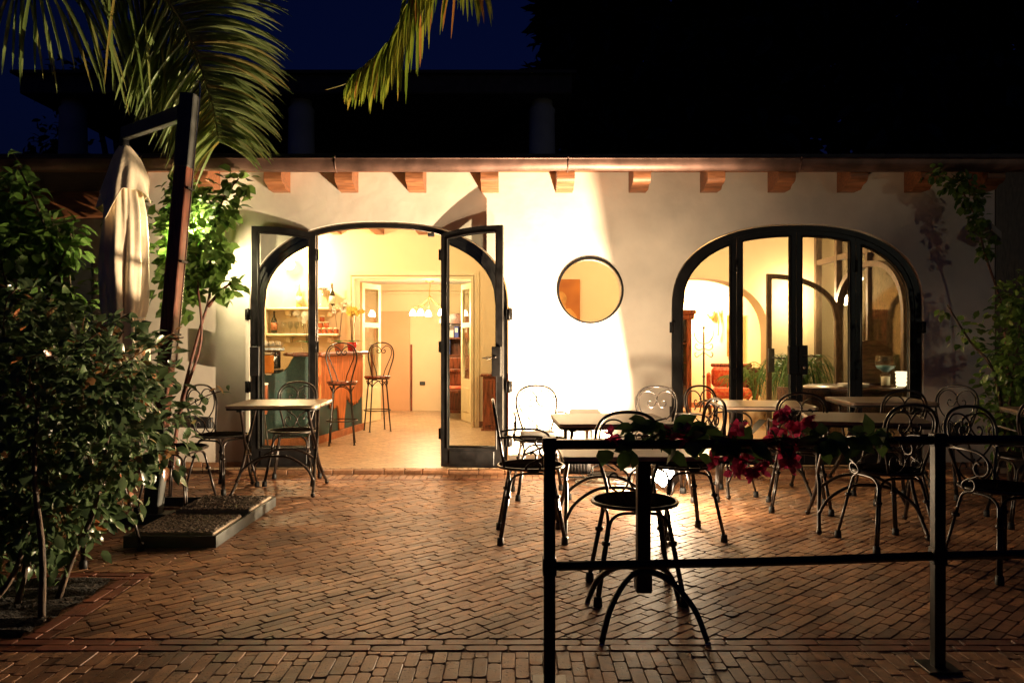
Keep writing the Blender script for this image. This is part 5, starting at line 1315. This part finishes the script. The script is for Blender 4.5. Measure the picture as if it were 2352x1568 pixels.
# ------------------------------------------------------------------ inside the sitting room
pic = empty('painting', (.73, BY - .003, 1.64), 0, 'ochre painting on the wall seen through the round window', 'painting')
m = MB(); m.box(-.19, .19, -.03, 0, -.40, .40, .004); m.build('canvas', M['art'], pic)
m = MB(); r = random.Random(8)
for k in range(7):
    cx, cz, rx, rz_ = r.uniform(-.12, .12), r.uniform(-.3, .12), r.uniform(.06, .14), r.uniform(.07, .16)
    m.add([(cx + rx * math.cos(a) * (1 + .2 * math.sin(3 * a + k)), -.0305 - .0004 * k, cz + rz_ * math.sin(a)) for a in [2 * PI * i / 20 for i in range(20)]], [tuple(range(20))])
m.v = [(max(-.185, min(.185, x)), y, max(-.39, min(.39, z))) for x, y, z in m.v]
m.build('painted_shapes', M['artL'], pic)
bkc = empty('display_cabinet', (2.60, 13.2, FL), 0, 'tall carved mahogany cabinet at the left of the alcove', 'cabinet')
m = MB(); m.box(.26, .34, -.17, .17, .08, 1.52, .006); m.box(-.5, -.42, -.17, .17, .08, 1.52, .006); m.box(-.419, .259, .14, .17, .08, 1.52)
for z in (.08, .42, .80, 1.12): m.box(-.419, .259, -.15, .139, z, z + .02)
m.build('carcass', M['mahog'], bkc)
m = MB(); m.box(-.54, .38, -.2, .18, 1.521, 1.60, .01); m.box(-.56, .41, -.22, .19, 1.601, 1.68, .02); m.build('cornice', M['mahog'], bkc)
for x in (-.46, .30):
    m = MB(); m.lathe([(.03, 0), (.05, .03), (.05, .06), (.035, .079)], x, -.12, 0, 12); m.build('foot', M['mahog'], bkc)
m = MB(); m.box(-.41, .25, -.165, -.160, .10, 1.50); m.build('pane', M['glass'], bkc)
for i, (x, z, h) in enumerate(((.08, .82, .2), (.16, 1.14, .25), (.12, .44, .18), (.0, 1.14, .22))):
    o = empty('book', (2.60 + x, 13.15, FL + z), 0, 'pale book standing behind the cabinet glass', 'book', 'books in the display cabinet'); m = MB(); m.box(-.025, .025, -.08, .08, 0, h, .003); m.build('cover', M['label'], o); m = MB(); m.box(-.018, .018, -.084, -.0805, h * .6, h * .8); m.build('spine_label', M['amber'], o)
cs = empty('coat_stand', (3.18, 13.2, FL), 0, 'wrought iron coat stand with curled hooks in the alcove', 'coat stand')
m = MB(); m.tube([(0, 0, 0), (0, 0, 1.38)], .016, 8); m.ball((0, 0, 1.39), .026, 8); m.ball((0, 0, .58), .026, 8); m.build('pole', M['iron'], cs)
for k in range(6):
    a = k * PI / 3 + .3; d = Vector((math.cos(a), math.sin(a), 0)); m = MB(); up = Vector((0, 0, 1))
    m.tube([up * 1.12, d * .10 + up * 1.15, d * .17 + up * 1.25, d * .19 + up * (1.42 if k % 2 else 1.33)], .008, 6, n=4)
    m.tube([up * 1.05, d * .09 + up * 1.02, d * .16 + up * 1.06, d * .15 + up * 1.12, d * .11 + up * 1.10], .007, 6, n=4); m.tube([up * .98, d * .08 + up * .93, d * .14 + up * .90, d * .17 + up * .95, d * .14 + up * .98], .007, 6, n=4); m.build('hook', M['iron'], cs)
for k in range(3):
    a = k * 2.094; m = MB(); m.tube([(0, 0, .18), (.12 * math.cos(a), .12 * math.sin(a), .14), (.22 * math.cos(a), .22 * math.sin(a), .012)], .012, 6, n=4); m.build('leg', M['iron'], cs)
ac = empty('armchair', (3.52, 12.75, FL), math.radians(-14), 'red patterned armchair with dark wooden frame and carved legs', 'armchair')
m = MB(); m.box(-.30, .30, -.28, .28, .26, .42, .05); m.build('seat', M['red'], ac); m = MB(); m.box(-.32, .32, .20, .33, .421, .74, .05); m.build('backrest', M['red'], ac)
for x in (-.36, .36):
    m = MB(); m.box(x - .035, x + .035, -.28, .30, .24, .66, .03); m.build('armrest', M['mahog'] if x > 0 else M['red'], ac)
    for y in (-.25, .25):
        m = MB(); m.tube([(x * .95, y, .25), (x * 1.0, y * 1.05, .14), (x * .92, y, .05), (x * .98, y * 1.06, .005)], lambda t: .032 - .014 * t, 8, n=4); m.build('leg', M['darkwood'], ac)
m = MB(); m.box(-.33, .33, .27, .345, .741, .80, .02); m.build('back_rail', M['mahog'], ac)
ds = empty('writing_desk', (4.02, 12.9, FL), 0, 'dark wooden desk beside the red armchair', 'desk'); m = MB(); m.box(-.30, .30, -.22, .22, .70, .74, .005); m.build('desk_top', M['darkwood'], ds); m = MB(); m.box(-.28, .28, -.2, .2, .30, .699, .005); m.build('drawer_case', M['darkwood'], ds)
for x in (-.25, .25):
    for y in (-.17, .17):
        m = MB(); m.tube([(x, y, .30), (x, y, .002)], lambda t: .025 - .01 * t, 8); m.build('leg', M['darkwood'], ds)
pf = empty('picture_frame', (3.90, 13.98, 1.30), 0, 'narrow gilt framed picture in the alcove', 'picture'); m = MB(); m.box(-.13, -.10, -.03, 0, -.36, .36); m.box(.10, .13, -.03, 0, -.36, .36); m.box(-.099, .099, -.03, 0, .33, .36); m.box(-.099, .099, -.03, 0, -.36, -.33); m.build('frame', M['brass'], pf); m = MB(); m.box(-.099, .099, -.012, 0, -.329, .329); m.build('print', M['label'], pf)
def blades(o, n, hgt, rad, W, mat, seed, z0, fan=False):
    r = random.Random(seed); m = MB()
    for _ in range(n):
        a = r.random() * 2 * PI; d = Vector((math.cos(a), math.sin(a), 0)); h = hgt * r.uniform(.7, 1.1); q = rad * r.uniform(.5, 1.1)
        pts = smooth_path([Vector((0, 0, z0)), d * q * .25 + Vector((0, 0, z0 + h * .65)), d * q * .6 + Vector((0, 0, z0 + h * .95)), d * q * .95 + Vector((0, 0, z0 + h * .75)), d * q * 1.15 + Vector((0, 0, z0 + h * (.2 if not fan else .6)))], 4)
        m.strip(pts, W, tint=r.random(), fold=.25)
    return m.build('foliage', mat, o)
kp = empty('potted_palm', (3.34, 10.98, FL), 0, 'small palm in a painted ceramic pot standing in the archway', 'potted plant')
m = MB(); m.lathe([(.07, 0), (.08, .01), (.13, .08), (.155, .17), (.14, .25), (.12, .285), (.135, .30), (.12, .30), (.001, .27)], 0, 0, 0, 24); m.build('pot', M['majolica'], kp)
r = random.Random(2); m = MB(); ms = MB()
for k in range(9):
    a = k * .7 + .2; d = Vector((math.cos(a), math.sin(a), 0)); P = smooth_path([Vector((0, 0, .27)), d * .06 + Vector((0, 0, .6)), d * .20 + Vector((0, 0, .80 + r.uniform(-.15, .1))), d * .42 + Vector((0, 0, .62 + r.uniform(-.2, .1)))], 6); ms.tube(P, .004, 5)
    for i in range(8, len(P)):
        for s in (1, -1): 
            dd = (d.cross(Vector((0, 0, 1))) * s + d * .7 + Vector((0, 0, -.35))).normalized(); m.strip([P[i] + dd * .2 * q / 3 + Vector((0, 0, -.02 * q * q / 3)) for q in range(4)], .018, tint=r.random())
ms.build('stem', M['leafI'], kp); m.build('foliage', M['leafI'], kp)
gp = empty('potted_grass', (3.48, 9.75, FL), 0, 'tall fountain-like grass plant behind the arched inner glass door', 'potted plant')
m = MB(); m.lathe([(.10, 0), (.14, .18), (.15, .22), (.13, .22), (.001, .20)], 0, 0, 0, 20); m.build('pot', M['terrac'], gp); blades(gp, 170, .78, .48, .016, M['leafI'], 4, .2)
dtb = empty('round_table', (3.52, 8.22, FL), 0, 'round dark table just inside the right arch carrying the glass bowl', 'table')
m = MB(); m.lathe([(.001, .66), (.47, .66), (.49, .675), (.49, .69), (.48, .70), (.001, .70)], 0, 0, 0, 36); m.build('table_top', M['darkwood'], dtb); m = MB(); m.lathe([(.44, .40), (.46, .42), (.46, .659), (.44, .659)], 0, 0, 0, 36); m.build('woven_apron', M['wicker'], dtb); m = MB(); m.lathe([(.22, 0), (.22, .03), (.05, .08), (.05, .399)], 0, 0, 0, 20); m.build('pedestal', M['darkwood'], dtb)
TZ = FL + .70
gb = empty('glass_goblet', (3.80, 8.10, TZ), 0, 'large glass bowl with blue sand on a clear stem, on the round table', 'glass bowl')
m = MB(); m.lathe([(.05, 0), (.055, .01), (.05, .06), (.058, .12), (.03, .14), (.03, .15), (.09, .19), (.105, .24), (.095, .30), (.085, .315)], 0, 0, 0, 24); m.build('bowl', M['glassD'], gb); m = MB(); m.lathe([(.03, .152), (.085, .192), (.095, .215), (.001, .22)], 0, 0, 0, 20); m.build('blue_sand', M['bluesand'], gb); m = MB(); m.lathe([(.04, .012), (.042, .10), (.001, .11)], 0, 0, 0, 14); m.build('stem_filling', M['label'], gb)
tl = empty('table_lantern', (3.90, 7.98, TZ), 0, 'glowing frosted ruffled glass lantern at the right end of the round table', 'lantern')
m = MB(); m.lathe([(.035, .01), (.05, .03), (.042, .05), (.052, .07), (.044, .09), (.054, .11), (.047, .13), (.058, .155), (.045, .16)], 0, 0, 0, 24, rf=lambda a, z: 1 + .06 * math.sin(9 * a)); m.build('glass_shade', M['candle'], tl); m = MB(); m.lathe([(.06, 0), (.06, .008), (.03, .0095)], 0, 0, 0, 16); m.build('base', M['glassD'], tl)
for k in range(3):
    o = empty('plate', (3.42, 7.98, TZ + .001 + k * .013), 0, 'pale plate in the stack on the round table', 'plate', 'plates on the round table'); m = MB(); m.lathe([(.09, 0), (.15, .012), (.145, .0125), (.085, .004), (.001, .004)], 0, 0, 0, 28); m.build('dish', M['paper'], o)
wb = empty('wooden_board', (3.84, 8.52, TZ), 0, 'round pale wooden board standing upright on the round table', 'board')
shape('board', circ(0, .245, .235), [], -.015, .015, M['boardwood'], wb); m = MB(); m.box(-.10, .10, -.05, .05, 0, .02, .004); m.build('stand', M['darkwood'], wb)
wc = empty('wicker_chair', (2.98, 8.12, FL), math.radians(160), 'brown wicker armchair with a curved back just inside the right arch', 'chair')
def curved(m, r0, r1, z0, z1, a0, a1, n=18):
    vs = []
    for i in range(n + 1):
        a = a0 + (a1 - a0) * i / n; c, s = math.cos(a), math.sin(a); vs += [(r0 * c, r0 * s, z0), (r1 * c, r1 * s, z0), (r1 * c * 1.08, r1 * s * 1.08, z1), (r0 * c * 1.08, r0 * s * 1.08, z1)]
    fs = [(4 * i + k, 4 * i + (k + 1) % 4, 4 * i + 4 + (k + 1) % 4, 4 * i + 4 + k) for i in range(n) for k in range(4)] + [(3, 2, 1, 0), (4 * n, 4 * n + 1, 4 * n + 2, 4 * n + 3)]
    m.add(vs, fs)
m = MB(); curved(m, .23, .26, .30, .70, math.radians(20), math.radians(160)); m.build('backrest', M['wicker'], wc); m = MB(); m.lathe([(.001, .36), (.225, .36), (.225, .42), (.001, .43)], 0, 0, 0, 24); m.build('seat', M['wicker'], wc)
for k in range(4):
    a = PI / 4 + k * PI / 2; m = MB(); m.tube([(.17 * math.cos(a), .17 * math.sin(a), .359), (.2 * math.cos(a), .2 * math.sin(a), .001)], .018, 8); m.build('leg', M['darkwood'], wc)
